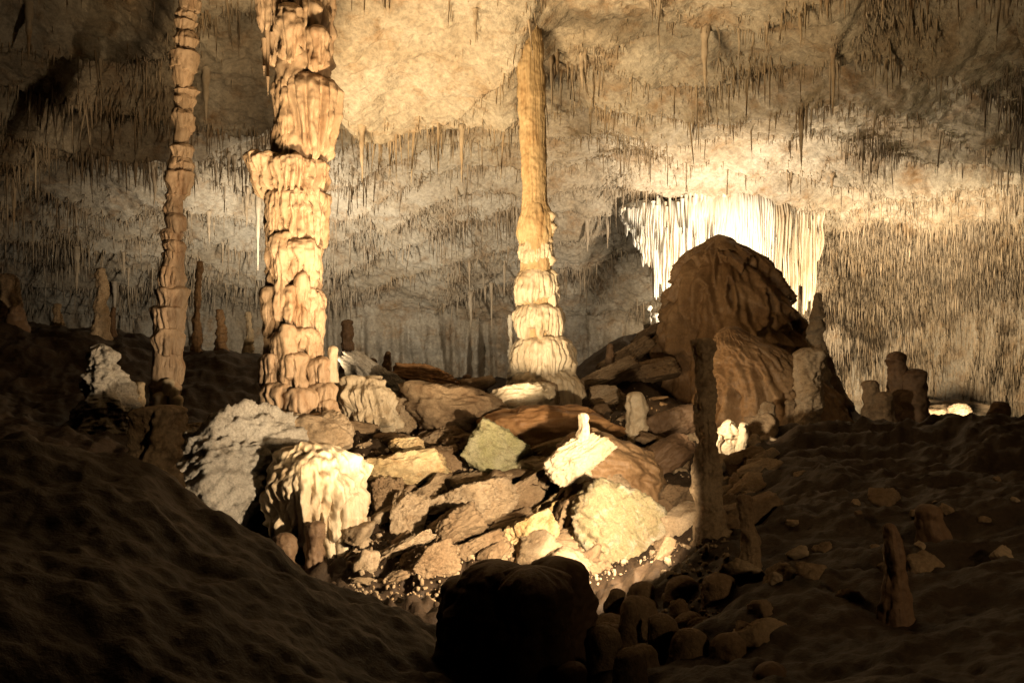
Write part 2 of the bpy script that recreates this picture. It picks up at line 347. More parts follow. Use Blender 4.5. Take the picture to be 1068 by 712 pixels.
# density of rows along the profile: most where the picture sees them
def roof_points(nt, nx):
    s_vis0 = np.interp(11, _py, _ps)
    s = np.concatenate([np.linspace(0, s_vis0, 60)[:-1], np.linspace(s_vis0, _ps[-1], nt)])
    yb = np.interp(s, _ps, _py); zb = np.interp(s, _ps, _pz)
    k = np.hanning(15); k /= k.sum()
    pad = lambda a: np.convolve(np.concatenate([np.full(7, a[0]), a, np.full(7, a[-1])]), k, 'valid')
    ysm, zsm = pad(yb), pad(zb)
    u = np.concatenate([np.linspace(-1, -.72, 40)[:-1], np.linspace(-.72, .72, nx), np.linspace(.72, 1, 40)[1:]])
    YB, U = np.meshgrid(ysm, u, indexing='ij'); ZB = np.meshgrid(zsm, u, indexing='ij')[0]
    S = np.meshgrid(s, u, indexing='ij')[0]
    half = 26.0
    X = U*half*(1-.45*smooth(14, 0, YB)*0)
    # walls curve in at both ends
    fade = (np.abs(U))**6
    Y = YB*(1-.35*fade) - 0*U
    Z = ZB - 5.0*np.abs(U)**5 - .0
    # terraces: the roof sinks, ends in a lip, steps up behind it
    warp = 1.6*noise(X*.10, Y*.10, 3.3)+.7*noise(X*.28, Y*.2, 7.7)
    ph = Y/1.9+1.5*warp+.35*np.sin(X*.33)
    fr = ph-np.floor(ph)
    saw = np.where(fr < .86, fr/.86, (1-fr)/.14)
    cell = np.floor(ph)
    amp = .20+.55*np.clip(.5+noise(X*.16+cell*7.3, cell*3.1, 2.0), 0, 1.3)
    vis = smooth(9, 13, Y)*smooth(29, 26.5, Y)
    d = -amp*(saw-.4)*vis
    # smooth bulging pendant just over the big column's gap and the dark recess beyond
    lipy = 16.35+.35*noise(X*.7, 2.2, 5.5)+.25*(X+1.4)*.2
    d = d - 1.0*smooth(11.5, 16.2, Y)*smooth(lipy+.10, lipy-.06, Y)*smooth(-4.2, -2.6, X)*smooth(.9, -.3, X)
    lip2 = 17.6+.5*noise(X*.5, 7.2, 1.5)-.10*(X-4)
    d = d - .22*smooth(15.4, 17.4, Y)*smooth(lip2+.12, lip2-.06, Y)*smooth(1.0, 2.2, X)*smooth(9, 7, X)
    lip3 = 18.2+.5*noise(X*.5, 1.2, 8.5)
    d = d - .3*smooth(16.0, 18.0, Y)*smooth(lip3+.12, lip3-.06, Y)*smooth(-4.5, -6, X)
    d = d + 1.7*np.exp(-(((X-7.0)/1.1)**2+((Y-13.6)/.7)**2))
    d = d - .32*np.exp(-(((X-.3)/.7)**2+((Y-14.0)/.6)**2))
    # broad swells
    d = d + .45*fbm(X*.13, Y*.13, 1.5, 3) + .16*fbm(X*.4, Y*.5, 4.5, 2)
    d = d + .13*fbm(X*.9, Y*.9, Z*.9, 4)+.065*ridge(X*1.5+.8*noise(X, Y, 3.), Y*2.4+.6*noise(X*.8, Y, 9.), Z*1.6, 4)-.08
    d = d + .045*fbm(X*6, Y*6, Z*4, 3)
    # fluted flowstone on the lowest wall
    wl = smooth(3.0, 1.2, Z)*smooth(24, 27, Y)
    nx_ = -smooth(27.2, 29.2, YB)          # how far the sheet has turned into a wall
    rib = .8*ridge(X*.6, 4.4, Z*.10, 2)+.35*ridge(X*1.9, 2.2, Z*.15, 2)
    Y = Y + nx_*(d*.8) + -wl*rib
    Z = Z + (1+nx_)*d
    return X, Y, Z, fr, vis, saw
RX, RY, RZ, RFR, RVIS, RSAW = roof_points(640, 760)
link('cave_ceiling', raw_mesh('cave_ceiling', np.stack([RX, RY, RZ], -1).reshape(-1, 3), grid_quads(*RX.shape, False)), M_ceil,
     kind='structure', label='low limestone cave ceiling in terraces sinking to the back wall', cat='ceiling')
def roof_z(x, y):
    d = (RX-x)**2+(RY-y)**2+np.where(RZ < 1.5, 50, 0)
    i = np.argmin(d); return float(RZ.ravel()[i])

# ------------------------------------------------------------------ stalactites
xf, yf, zf = RX.ravel(), RY.ravel(), RZ.ravel()
sx = xf/np.maximum(yf, .1); sz = (zf-EYE)/np.maximum(yf, .1)
inview = (np.abs(sx) < .66) & (sz < .46) & (sz > -.10) & (yf > 11)
PX = 534+F*sx; PY = 356-F*sz
lip = np.exp(-((RFR.ravel()-.84)/.07)**2)*RVIS.ravel()
dens = np.clip(.15+2.4*fbm(xf*.45, yf*.6, 4.0, 4), 0, 2.4)**1.4
smoothpatch = np.exp(-(((xf+1.7)/2.2)**2+((yf-14.4)/2.0)**2))         # bare bulge
wallbare = smooth(2.9, 2.1, zf)*smooth(25, 27, yf)*(xf < 5)                # the lower wall carries none
wright = smooth(4.2, 6.5, xf)*smooth(21.5, 23.5, yf)
near_ = smooth(18.5, 15.5, yf)*(xf < 1.5)
wt = inview*((.06+dens*.55)*(1-.75*near_)+lip*1.0+wright*2.2)*(1-.8*np.exp(-((PX-760)/95)**4-((PY-172)/36)**4))*(1-.93*smoothpatch)*(1-.97*wallbare)
# area of each sheet cell
dA = np.abs(np.gradient(RX, axis=1)*np.hypot(np.gradient(RY, axis=0), np.gradient(RZ, axis=0))).ravel()
wt = np.clip(wt, 0, None)*dA
def pick(n, w): return R.choice(len(w), size=n, p=w/w.sum())
def cones(pos, L, r, sides=5, bend=.06):
    n = len(L)
    a = np.arange(sides)/sides*2*np.pi
    t = np.array([-.12, .25, .7]); rr = np.array([1.25, .8, .5])
    ph = R.uniform(0, 6.3, n)
    bx = R.normal(0, bend, n)*L; by = R.normal(0, bend, n)*L
    V = np.zeros((n, 3*sides+1, 3))
    for k in range(3):
        for j in range(sides):
            V[:, k*sides+j, 0] = pos[:, 0]+bx*t[k]+r*rr[k]*np.cos(a[j]+ph)
            V[:, k*sides+j, 1] = pos[:, 1]+by*t[k]+r*rr[k]*np.sin(a[j]+ph)
            V[:, k*sides+j, 2] = pos[:, 2]-t[k]*L
    V[:, -1] = pos+np.stack([bx, by, -L], -1)
    m = 3*sides+1
    q, tr = [], []
    for k in range(2):
        for j in range(sides):
            j2 = (j+1) % sides
            q.append([k*sides+j, k*sides+j2, (k+1)*sides+j2, (k+1)*sides+j][::-1])
    for j in range(sides): tr.append([2*sides+(j+1) % sides, 2*sides+j, 3*sides][::-1])
    off = (np.arange(n)*m)[:, None, None]
    return V.reshape(-1, 3), (np.array(q)[None]+off).reshape(-1, 4), (np.array(tr)[None]+off).reshape(-1, 3)

N_STRAW = 100000
ix = pick(N_STRAW, wt)
pos = np.stack([xf[ix], yf[ix], zf[ix]], -1)+R.normal(0, .02, (N_STRAW, 3))*np.array([1, 1, 0])
L = R.lognormal(-2.25, .8, N_STRAW)*(1+1.2*lip[ix]+1.0*wright[ix])*(.6+.5*np.clip(dens[ix], 0, 1.5))
L = np.clip(L*np.where(np.abs(xf[ix]-5.2) < 4.5, .7, 1), .03, 1.0)
rad = .004+.007*R.random(N_STRAW)+.014*L
mb = MB(); mb.add(*cones(pos, L, rad))
link('soda_straws', mb.mesh('soda_straws'), M_straw, kind='stuff', cat='small stalactites',
     label='countless fine straw stalactites bristling all over the cave ceiling')

def stal_mesh(seed):
    rg = np.random.default_rng(seed)
    nz, nt = 26, 12
    t = np.linspace(0, 1, nz)[:, None]; th = np.linspace(0, 2*np.pi, nt, endpoint=False)[None]
    r = (1-t**1.3*.93)*(1+.22*noise(np.cos(th)*1.2+seed*3, np.sin(th)*1.2, t*9)+.15*np.sin(t*22+seed))+.35*np.exp(-t*18)
    bx = .35*noise(t*2.2+seed*1.7, 0., 4.)*np.ones_like(th); by = .35*noise(t*2.2+seed, 8., 1.)*np.ones_like(th)
    V, q, tr = tube(r*np.cos(th)+bx, r*np.sin(th)+by, -t+0*th)
    return raw_mesh('stalactite', V, q[:, ::-1], tr[:, ::-1])
SM = [stal_mesh(i) for i in range(8)]
for m_ in SM: m_.materials.append(M_straw)
SMp = [stal_mesh(20+i) for i in range(4)]
for m_ in SMp: m_.materials.append(M_pale)
def zone(px, py):
    if px < 150: return 'brown stalactite hanging from the dim ceiling beyond the slim knobbly column, on its outer side'
    if px < 290: return 'grey-brown stalactite hanging from the ceiling between the slim and the thick columns'
    if px < 545 and py < 130: return 'tan stalactite hanging near the bare orange bulge of the ceiling'
    if px < 545: return 'pale stalactite hanging low behind the gap between thick and orange columns'
    if px < 660 and py < 190: return 'dark stalactite hanging from the ceiling beside the upper orange column shaft'
    if px < 660: return 'brown stalactite in the shaded fringe between orange column and white curtain'
    if px < 860: return 'brown stalactite hanging from the ceiling above the white flowstone curtain'
    if py < 140: return 'dark stalactite hanging near the black recess in the ceiling'
    return 'buff stalactite on the straw-covered wall beyond the great dome'
wl_ = inview*(lip*2.0+.25*dens)*(1-.8*np.exp(-((PX-760)/95)**4-((PY-172)/36)**4))*(1-.9*smoothpatch)*(1-wallbare)*dA*(yf < 27)
ib = pick(232, np.clip(wl_, 0, None))
for k, i in enumerate(ib):
    m_ = SM[k % 8]
    o = bpy.data.objects.new('stalactite', m_); C.objects.link(o)
    Ls = float(np.clip(R.lognormal(-.85, .55), .2, 1.6))
    rs = .016+.05*Ls*R.uniform(.3, 1.3)
    o.location = (xf[i], yf[i], zf[i]+.03); o.scale = (rs, rs, Ls); o.rotation_euler.z = R.uniform(0, 6.28)
    o['label'] = zone(PX[i], PY[i]); o['category'] = 'stalactite'; o['group'] = 'stalactites hanging from the cave ceiling'
# the single long ones one can point to
for px, pt, pb, Y, w, lab in [
    (37, 130, 206, 17.6, 5, 'long thin tan stalactite hanging alone from the dim ceiling ledge near the picture edge'),
    (86, 138, 190, 17.7, 4, 'second long thin stalactite on the dim ceiling ledge, shorter than its lone neighbour'),
    (269, 226, 282, 20.0, 7, 'long pale stalactite hanging just behind the thick tiered column'),
    (249, 18, 60, 13.2, 5, 'thin brown stalactite hanging from the ceiling close above the thick column'),
    (555, 145, 165, 16.8, 10, 'short dark stalactite clump half hidden behind the orange column shaft'),
    (30, 15, 62, 13.5, 9, 'broad brown stalactite blade high on the dim ceiling'),
    (868, 172, 196, 19.6, 9, 'stubby dark stalactite above the outer edge of the white curtain')]:
    a = P(px, pt, Y); b = P(px, pb, Y)
    zt = max(roof_z(a[0], a[1]), a[2]+.05)
    o = bpy.data.objects.new('stalactite', SMp[0] if 'pale' in lab or 'tan' in lab else SM[3]); C.objects.link(o)
    o.location = (a[0], a[1], zt+.05); r_ = w/F*Y/2; o.scale = (r_, r_, zt+.05-b[2])
    o['label'] = lab; o['category'] = 'stalactite'; o['group'] = 'stalactites hanging from the cave ceiling'

# ------------------------------------------------------------------ flowstone shapes
def drape(cx, cy, zt, zb, prof, nfl, depth=.3, seed=0, rag=.25, sq=(1, 1), lump=.06, nz=64, groove=.35, tip=.55, lean=(0, 0), topflat=0.0):
    """a tier of flowstone: prof = [(t, r)], fluted, ending below in a ragged fringe of rounded tips"""
    rg = np.random.default_rng(1000+seed)
    nt = int(max(72, nfl*9))
    th = np.linspace(0, 2*np.pi, nt, endpoint=False)[None]
    t = np.linspace(0, 1, nz)[:, None]**.9
    jit = .35*noise(np.cos(th)*2.1+seed, np.sin(th)*2.1, seed*.7+t*1.6)
    ph = nfl*(th/(2*np.pi))+jit*1.6
    idx = np.floor(ph).astype(int) % nfl
    fr = ph-np.floor(ph)
    rl = rg.random(nfl); ra = rg.random(nfl)
    rd = np.sqrt(np.clip(1-(2*fr-1)**2, 0, 1))
    pr = np.array(prof)
    r = np.interp(t, pr[:, 0], pr[:, 1])+0*th
    g = .25+.75*smooth(.05, .5, t)
    r = r*(1-depth*(1-rd)*g+depth*.5*(ra[idx]-.5)*g)
    r = r*(1+.05*(ridge(np.cos(th)*nfl*.34+seed, np.sin(th)*nfl*.34, t*1.3+seed, 2)-.7)*g)
    close = np.where(t > .9, 1-(1-tip)*((t-.9)/.1)**2, 1.0)
    r = r*close
    H = zt-zb
    bot = 1-rag*rl[idx]*rd**.5-groove*(1-rd)
    tz = t*bot*(.0+1)
    z = zt-H*tz
    X = cx+sq[0]*r*np.cos(th)+lean[0]*t; Y = cy+sq[1]*r*np.sin(th)+lean[1]*t
    nn = fbm(X*3.5+seed, Y*3.5, z*3.5, 3)*lump+fbm(X*11, Y*11, z*7+seed, 2)*lump*.35
    X = X+np.cos(th)*nn; Y = Y+np.sin(th)*nn; z = z+nn*.5*(1-t)
    V, q, tr = tube(X, Y, z)
    return V, q[:, ::-1], tr[:, ::-1]

def shaft(pts, seed=0, knob=.2, kh=.25, flute=.05, ff=7, lump=.05, nt=64, dz=.02, saw=.5, zstretch=1.5, roundtop=True, sq=1.0, tipk=.9):
    """pts: [(x, y, z, r)] from the bottom up; knobs bulge along it"""
    rg = np.random.default_rng(500+seed)
    p = np.array(pts, float)
    H = p[-1, 2]-p[0, 2]
    nz = int(max(24, min(520, H/dz)))
    if roundtop:
        s = np.sin(np.linspace(0, 1, nz)*np.pi/2)
        u = np.linspace(0, 1, nz); s = .55*u+.45*s
    else: s = np.linspace(0, 1, nz)
    z = p[0, 2]+s*H
    cx = np.interp(z, p[:, 2], p[:, 0])[:, None]; cy = np.interp(z, p[:, 2], p[:, 1])[:, None]; r0 = np.interp(z, p[:, 2], p[:, 3])[:, None]
    th = np.linspace(0, 2*np.pi, nt, endpoint=False)[None]; Z = z[:, None]+0*th
    f = np.ones_like(Z)
    zz = p[0, 2]
    while zz < p[-1, 2]:
        h = kh*rg.uniform(.5, 1.5); a = knob*rg.uniform(.3, 1.3); ti = rg.uniform(0, .5)*h; ta = rg.uniform(0, 6.28)
        q = (Z-zz-ti*np.cos(th-ta)+.25*h*noise(np.cos(th)*2.5, np.sin(th)*2.5, zz*3))/h
        b = np.where(q > 0, np.clip(1-q, 0, 1)**.7, np.clip(1+q/(1-saw+.05), 0, 1)**1.5)
        f = np.maximum(f, 1+a*b*np.clip(.75+.6*np.cos(th-ta+1), .25, 1.2))
        zz += h*rg.uniform(.5, 1.0)
    X0, Y0 = np.cos(th), np.sin(th)
    fl = ridge(X0*ff*.32+seed, Y0*ff*.32, Z*zstretch*.5, 2)-.6
    f = f+flute*fl
    r = r0*f
    if roundtop:
        e = np.clip((p[-1, 2]-z)/np.maximum(p[-1, 3]*tipk, .01), 0, 1)[:, None]
        r = r*np.sqrt(np.clip(1-(1-e)**2, 0.0, 1))
    r = r+(fbm(X0*r0*5+seed, Y0*r0*5, Z*4, 4)*lump+.35*lump*fbm(X0*r0*18, Y0*r0*18, Z*14+seed, 2))*np.minimum(1, r/np.maximum(r0, .01))
    V, q, tr = tube(cx+r*X0, cy+r*Y0*sq, Z)
    return V, q, tr

def curve_px(rows, Y):
    """rows: (py, px_left, px_right) -> shaft points from the bottom up"""
    out = []
    for py, a, b in sorted(rows, key=lambda q: -q[0]):
        m = P((a+b)/2, py, Y); out.append((m[0], Y, m[2], (b-a)/2/F*Y))
    return out

def put(name, parts, mat, label, cat, loc, group=None, kind=None):
    """single-mesh thing from a list of (V,q,t)"""
    mb = MB()
    for p in parts: mb.add(*p)
    return link(name, mb.mesh(name, loc), mat, loc, label=label, cat=cat, group=group, kind=kind)
def part(name, pieces, mat, parent, label=None):
    mb = MB()
    for p in pieces: mb.add(*p)
    return link(name, mb.mesh(name, parent.location), mat, parent=parent, label=label)
def root(name, loc, label, cat, group=None, kind='thing'):
    return link(name, None, None, loc, label=label, cat=cat, group=group, kind=kind)

# ------------------------------------------------------------------ slim knobbly column
Y1 = 11.6
rows = [(432, 152, 189), (415, 154, 188), (395, 155, 190), (372, 157, 192), (362, 157, 187), (340, 158, 190), (318, 162, 191), (305, 163, 192), (290, 165, 193), (278, 166, 190), (262, 171, 190), (240, 172, 190), (215, 173, 190), (196, 172, 197), (182, 171, 197), (165, 177, 199), (140, 179, 200), (120, 181, 200), (100, 181, 202), (85, 182, 203), (60, 182, 204), (30, 183, 204), (0, 184, 205)]
base1 = P(170, 432, Y1); base1[2] = float(ground(base1[0], base1[1]))-.05
pts = curve_px(rows, Y1); pts = [(pts[0][0], Y1, base1[2]-.1, pts[0][3])]+pts
rz1 = roof_z(P(196, 0, Y1)[0], Y1); top_ = pts[-1]
n_low = 10
col1 = root('slender_column', base1, 'slim knobbly limestone column, the thinner of the two near columns, rising to the ceiling', 'rock column')
lowp = [p for p in pts if p[2] < P(0, 262, Y1)[2]+.02]; upp = [p for p in pts if p[2] > P(0, 264, Y1)[2]]
s1 = Y1/F
def edge1(py):
    a = np.array(rows); o = np.argsort(a[:, 0])
    return float(np.interp(py, a[o, 0], a[o, 1])), float(np.interp(py, a[o, 0], a[o, 2]))
part('inner_core', [shaft([(q[0], q[1], q[2], q[3]*.72) for q in pts]+[(top_[0], Y1, rz1+.2, top_[3])], 2, .1, .17, .1, 7, .02, 56, dz=.03, roundtop=False)], M_col, col1)
def cups(p0, p1, hmin, hmax, seed, nf):
    rg = np.random.default_rng(seed); py = p0; out = []; k = 0
    while py < p1:
        h = rg.uniform(hmin, hmax); a, b = edge1(max(-40, py+h*.3)); w_ = b-a
        a += rg.uniform(-.18, .12)*w_; b += rg.uniform(-.12, .18)*w_
        r = (b-a)/2*s1; cx = ((a+b)/2-534)*s1
        zt = EYE+(356-py)*s1; zb = EYE+(356-py-h*1.35)*s1
        sh = rg.uniform(.12, .45); lo = rg.uniform(.62, .85)
        out.append(drape(cx, Y1+rg.uniform(-.03, .03), zt, zb, [(0, r*.5), (.06, r*.8), (sh, r*1.06), (.7, r*.5*(1+lo)), (1, r*lo)], int(rg.integers(nf, nf+6)), rg.uniform(.14, .30), seed*40+k, .3,
                         lump=.035, nz=int(20+h), groove=.15, lean=(rg.uniform(-.03, .03), 0)))
        py += h*rg.uniform(.75, 1.05); k += 1
    return out
part('knobbly_shaft', cups((356-(rz1+.1-EYE)/s1), 262, 9, 23, 31, 8), M_col, col1)
part('bulbous_foot', cups(258, 425, 18, 46, 32, 10), M_col, col1)
rg = np.random.default_rng(3)
kn = []
for px, py, w in [(181, 407, 10), (184, 415, 12), (168, 412, 14), (176, 398, 11)]:
    c = P(px, py, Y1-.22); kn.append(shaft([(c[0], c[1], c[2]-.18, w/F*Y1*.5), (c[0], c[1], c[2]+.05, w/F*Y1*.5)], px, .1, .2, .05, 5, .01, 24))
part('drip_knob', kn, M_pale, col1)

# ------------------------------------------------------------------ thick tiered column
Y2 = 11.0
s2 = Y2/F
b2 = P(316, 462, Y2); b2[2] = float(ground(b2[0], b2[1]))-.05
col2 = root('tiered_column', b2, 'thick tiered column of fluted flowstone draperies, widest of the columns', 'rock column')
def Z2(py): return EYE+(356-py)*s2
def X2(px): return (px-534)*s2
def tier(px0, px1, pt, pb, nfl, seed, rbot=.8, dy=0, **k):
    """fluted tier spanning px0..px1 at its shoulder"""
    r = (px1-px0)/2*s2; cx = X2((px0+px1)/2)
    return drape(cx, Y2+dy, Z2(pt), Z2(pb), [(0, r*.5), (.05, r*.74), (.13, r*.93), (.22, r), (.4, r*.97), (1, r*rbot)], int(nfl*1.3), seed=seed, **k)
rz2 = roof_z(X2(310), Y2)
core = [(X2(318), Y2, b2[2]-.2, 36*s2), (X2(316), Y2, Z2(430), 30*s2), (X2(308), Y2, Z2(380), 28*s2), (X2(306), Y2, Z2(300), 25*s2), (X2(307), Y2, Z2(200), 25*s2), (X2(315), Y2, Z2(120), 25*s2), (X2(312), Y2, Z2(0), 28*s2), (X2(308), Y2, rz2+.2, 40*s2)]
part('inner_core', [shaft(core, 4, .08, .4, .1, 12, .05, 80, dz=.03, roundtop=False)], M_col, col2)
part('hanging_bundle', [tier(273, 352, -95, 84, 15, 5, .78, depth=.42, rag=.1, groove=.12, lump=.07, nz=110),
                        tier(272, 296, -40, 52, 5, 6, .5, dy=-.35, depth=.35, rag=.3, groove=.2, nz=60),
                        tier(322, 352, 40, 88, 5, 61, .6, dy=-.3, depth=.35, rag=.3, groove=.2, nz=40),
                        tier(296, 326, 18, 80, 6, 62, .8, dy=-.38, depth=.35, rag=.3, groove=.2, nz=50)], M_col, col2)
part('drapery_tier', [tier(283, 356, 80, 172, 15, 7, .68, depth=.5, rag=.12, groove=.14, nz=90, lump=.04, lean=(.02, 0))], M_col, col2)
part('drapery_tier', [tier(264, 345, 164, 218, 24, 8, .80, depth=.26, rag=.35, groove=.25, nz=60),
                      tier(262, 300, 162, 196, 10, 81, .7, dy=-.24, depth=.28, rag=.3, groove=.3, nz=50)], M_col, col2, label='flared collar of drapery')
part('drapery_tier', [tier(277, 344, 196, 262, 18, 9, .86, depth=.3, rag=.35, groove=.25, lump=.05),
                      tier(290, 336, 202, 232, 12, 91, .9, dy=-.16, depth=.3, rag=.4, groove=.3)], M_col, col2)
part('drapery_tier', [tier(277, 336, 246, 312, 13, 10, .85, depth=.36, rag=.3, groove=.25, lump=.06),
                      tier(300, 340, 252, 304, 8, 101, .75, dy=-.18, depth=.36, rag=.3, groove=.25),
                      tier(290, 316, 246, 300, 6, 102, .8, dy=-.27, depth=.36, rag=.3, groove=.25)], M_col, col2)
part('drapery_tier', [tier(273, 322, 294, 372, 12, 11, .85, depth=.34, rag=.3, groove=.2, lump=.06),
                      tier(290, 334, 298, 352, 10, 111, .8, dy=-.16, depth=.38, rag=.4, groove=.25),
                      tier(315, 341, 300, 366, 6, 112, .7, dy=-.05, depth=.38, rag=.4, groove=.25)], M_col, col2)
sm = []
for k, (a, b, t0, t1, dy) in enumerate([(288, 316, 346, 392, -.34), (308, 340, 343, 376, -.30), (278, 306, 368, 404, -.36), (300, 330, 366, 408, -.42), (324, 350, 372, 412, -.25),
                                        (284, 318, 396, 446, -.46), (306, 340, 402, 452, -.50), (326, 356, 398, 440, -.30), (335, 360, 414, 452, -.36), (318, 348, 426, 462, -.56)]):
    sm.append(tier(a, b, t0, t1, 7+k % 3, 200+k, .9, dy=dy, depth=.34, rag=.35, groove=.3, lump=.05, nz=44))
part('base_draperies', sm, M_col, col2)
ld = []
for k, (a, b, t0, t1, dy) in enumerate([(300, 318, 205, 318, -.20), (283, 300, 196, 300, -.22), (318, 336, 232, 352, -.16), (292, 308, 262, 398, -.31), (312, 330, 286, 420, -.30), (278, 293, 300, 410, -.24),
                                        (326, 342, 305, 430, -.18), (300, 318, 340, 452, -.44), (286, 302, 380, 452, -.44), (296, 312, 96, 196, -.28), (322, 340, 90, 190, -.22)]):
    ld.append(tier(a, b, t0, t1, 3+k % 2, 260+k, .62, dy=dy, depth=.36, rag=.3, groove=.25, lump=.05, nz=80, tip=.35))
part('long_drips', ld, M_col, col2)
c = P(346, 388, Y2-.2)
part('stub', [shaft([(c[0], c[1], Z2(398), .075), (c[0], c[1], Z2(380), .07), (c[0]+.01, c[1], Z2(360), .055)], 12, .1, .2, .06, 5, .015, 32)], M_pale, col2)
def drips(pts_, L, r, seed=0):
    global R
    return cones(np.array(pts_), np.array(L), np.array(r), 8, .03)
dp = []; dl = []; dr = []
rg = np.random.default_rng(77)
for px, py, l in [(279, 30, 70), (276, 45, 34), (284, 38, 28)]:
    c = P(px, py, Y2-.3); dp.append(c); dl.append(l*s2); dr.append(.035)
part('side_stalactite', [drips(dp, dl, dr)], M_col, col2)

# ------------------------------------------------------------------ orange centre column
Y3 = 14.0; s3 = Y3/F
def Z3(py): return EYE+(356-py)*s3
def X3(px): return (px-534)*s3
b3 = P(568, 436, Y3); b3[2] = float(ground(b3[0], b3[1]))-.05
col3 = root('orange_column', b3, 'tall orange column with a smooth shaft over bell-shaped cream tiers', 'rock column')
rz3 = roof_z(X3(552), Y3)
rows3 = [(300, 543, 574), (258, 544, 575), (235, 544, 573), (215, 545, 571), (200, 546, 570), (150, 543, 569), (100, 541, 568), (70, 540, 567), (50, 541, 566), (36, 542, 564), (25, 542, 562)]
p3 = curve_px(rows3, Y3); p3 += [(p3[-1][0], Y3, max(rz3+.15, p3[-1][2]+.1), p3[-1][3]*.9)]
p3 = [(X3(566), Y3, b3[2], 20*s3)]+p3
part('smooth_shaft', [shaft(p3, 20, .04, .5, .075, 22, .022, 110, dz=.016, zstretch=.8, roundtop=False)], M_shaft, col3)
# a mouth of broken ceiling rind where the shaft meets the roof
part('shaft_head', [drape(X3(553), Y3, Z3(18), Z3(58), [(0, 15*s3), (.25, 12.5*s3), (.75, 14*s3), (1, 13.6*s3)], 11, .14, 21, .25, groove=.1, lump=.03, nz=30)], M_shaft, col3)
def bell(px0, px1, pt, pb, nfl, seed, dy=0, **k):
    r = (px1-px0)/2*s3*1.05
    return drape(X3((px0+px1)/2), Y3+dy, Z3(pt), Z3(pb), [(0, r*.42), (.08, r*.68), (.2, r*.84), (.4, r*.97), (.65, r*1.03), (1, r*.93)], nfl, seed=seed, **k)
part('bell_tier', [bell(542, 576, 208, 262, 17, 22, depth=.10, rag=.2, groove=.12, lump=.03)], M_shaft, col3)
part('bell_tier', [bell(542, 577, 246, 280, 18, 23, depth=.12, rag=.3, groove=.2, lump=.035)], M_pale, col3)
part('bell_tier', [bell(537, 582, 279, 328, 22, 24, depth=.16, rag=.4, groove=.25, lump=.03)], M_pale, col3)
part('bell_tier', [bell(536, 589, 316, 358, 26, 25, depth=.16, rag=.4, groove=.25, lump=.03)], M_pale, col3)
part('bell_tier', [bell(534, 600, 348, 402, 30, 26, depth=.15, rag=.35, groove=.25, lump=.045, nz=90)], M_pale, col3)
part('bell_tier', [bell(530, 608, 384, 446, 34, 27, dy=-.10, depth=.2, rag=.25, groove=.2, lump=.06),
                   bell(514, 572, 402, 446, 22, 28, dy=-.55, depth=.14, rag=.3, groove=.25, lump=.08)], M_pale, col3)
for k in range(7):
    c = P(574+R.uniform(-3, 4), 226+k*14+R.uniform(-4, 4), Y3-.1)
    part('side_knob', [shaft([(c[0], c[1], c[2]-.10, .03), (c[0]+.02, c[1], c[2], .07), (c[0], c[1], c[2]+.08, .05)], 300+k, .2, .1, .1, 5, .02, 20)], M_pale, col3)

# ------------------------------------------------------------------ great dome
Y4 = 16.0; s4 = Y4/F
b4 = P(775, 442, Y4); b4[2] = float(ground(b4[0], b4[1]))-.1
def dome_piece(rows, Y, seed, nt=260, nz=260, flut=.05, wave=.09, sq=.85, topround=.25):
    p = np.array(curve_px(rows, Y))
    z = np.linspace(p[0, 2], p[-1, 2], nz); u = np.linspace(0, 1, nz); z = p[0, 2]+(p[-1, 2]-p[0, 2])*(.6*u+.4*np.sin(u*np.pi/2))
    cx = np.interp(z, p[:, 2], p[:, 0])[:, None]; r0 = np.interp(z, p[:, 2], p[:, 3])[:, None]
    th = np.linspace(0, 2*np.pi, nt, endpoint=False)[None]
    Z = z[:, None]+0*th; v = (Z-p[0, 2])/(p[-1, 2]-p[0, 2])
    X0, Y0 = np.cos(th), np.sin(th)
    # wavy overlapping sheets high up, fluting lower down
    ph = v*5+1.5*noise(X0*1.3+seed, Y0*1.3, v*2.5)+.9*noise(X0*3.2, Y0*3.2+seed, v*4)+.3*noise(X0*9, Y0*9, v*9)
    fr = ph-np.floor(ph)
    sheet = np.where(fr < .25, fr/.25, 1-(fr-.25)/.75)-.5
    r = r0+wave*sheet*smooth(.28, .55, v)*smooth(1.0, .9, v)
    r = r+flut*(ridge(X0*4.2+.3*noise(X0*3, Y0*3, v*4), Y0*4.2, v*.9+seed, 3)-.8)*smooth(.75, .4, v)*1.3
    r = r+.06*fbm(X0*r0*2, Y0*r0*2, Z*2+seed, 4)+.035*fbm(X0*r0*7, Y0*r0*7, Z*6+seed, 3)
    r = r*np.clip(1.0-np.exp(-(p[-1, 2]-Z)*14)*.3, .2, 1)
    return tube(cx+r*X0, Y+r*Y0*sq, Z)
dome = root('dome_stalagmite', b4, 'great dark dome-shaped stalagmite mound standing before the white flowstone curtain', 'stalagmite mound')
part('dome', [dome_piece([(470, 682, 884), (440, 686, 872), (400, 690, 858), (370, 691, 846), (345, 693, 835), (325, 694, 828), (305, 697, 820), (285, 704, 808), (270, 713, 794), (258, 726, 776), (250, 737, 765), (246, 744, 759)], Y4, 1, flut=.2, wave=.24)], M_brown, dome)
c = P(751, 246, Y4-.1)
part('summit_cap', [shaft([(c[0]+.05, c[1], c[2]-.30, .36), (c[0]+.03, c[1], c[2]-.12, .24), (c[0]-.04, c[1], c[2]+.03, .10)], 30, .1, .1, .1, 6, .05, 40)], M_brown, dome)
c2 = P(800, 440, 14.2)
loc = np.array([c2[0], 14.0, float(ground(c2[0], 14.0))-.1])
V_, q_, t_ = dome_piece([(478, 700, 905), (450, 712, 888), (430, 722, 876), (410, 728, 864), (392, 732, 850), (375, 736, 832), (360, 741, 808), (350, 747, 788), (344, 752, 775), (340, 757, 768)], 13.5, 9, 260, 260, .12, .07, .75)
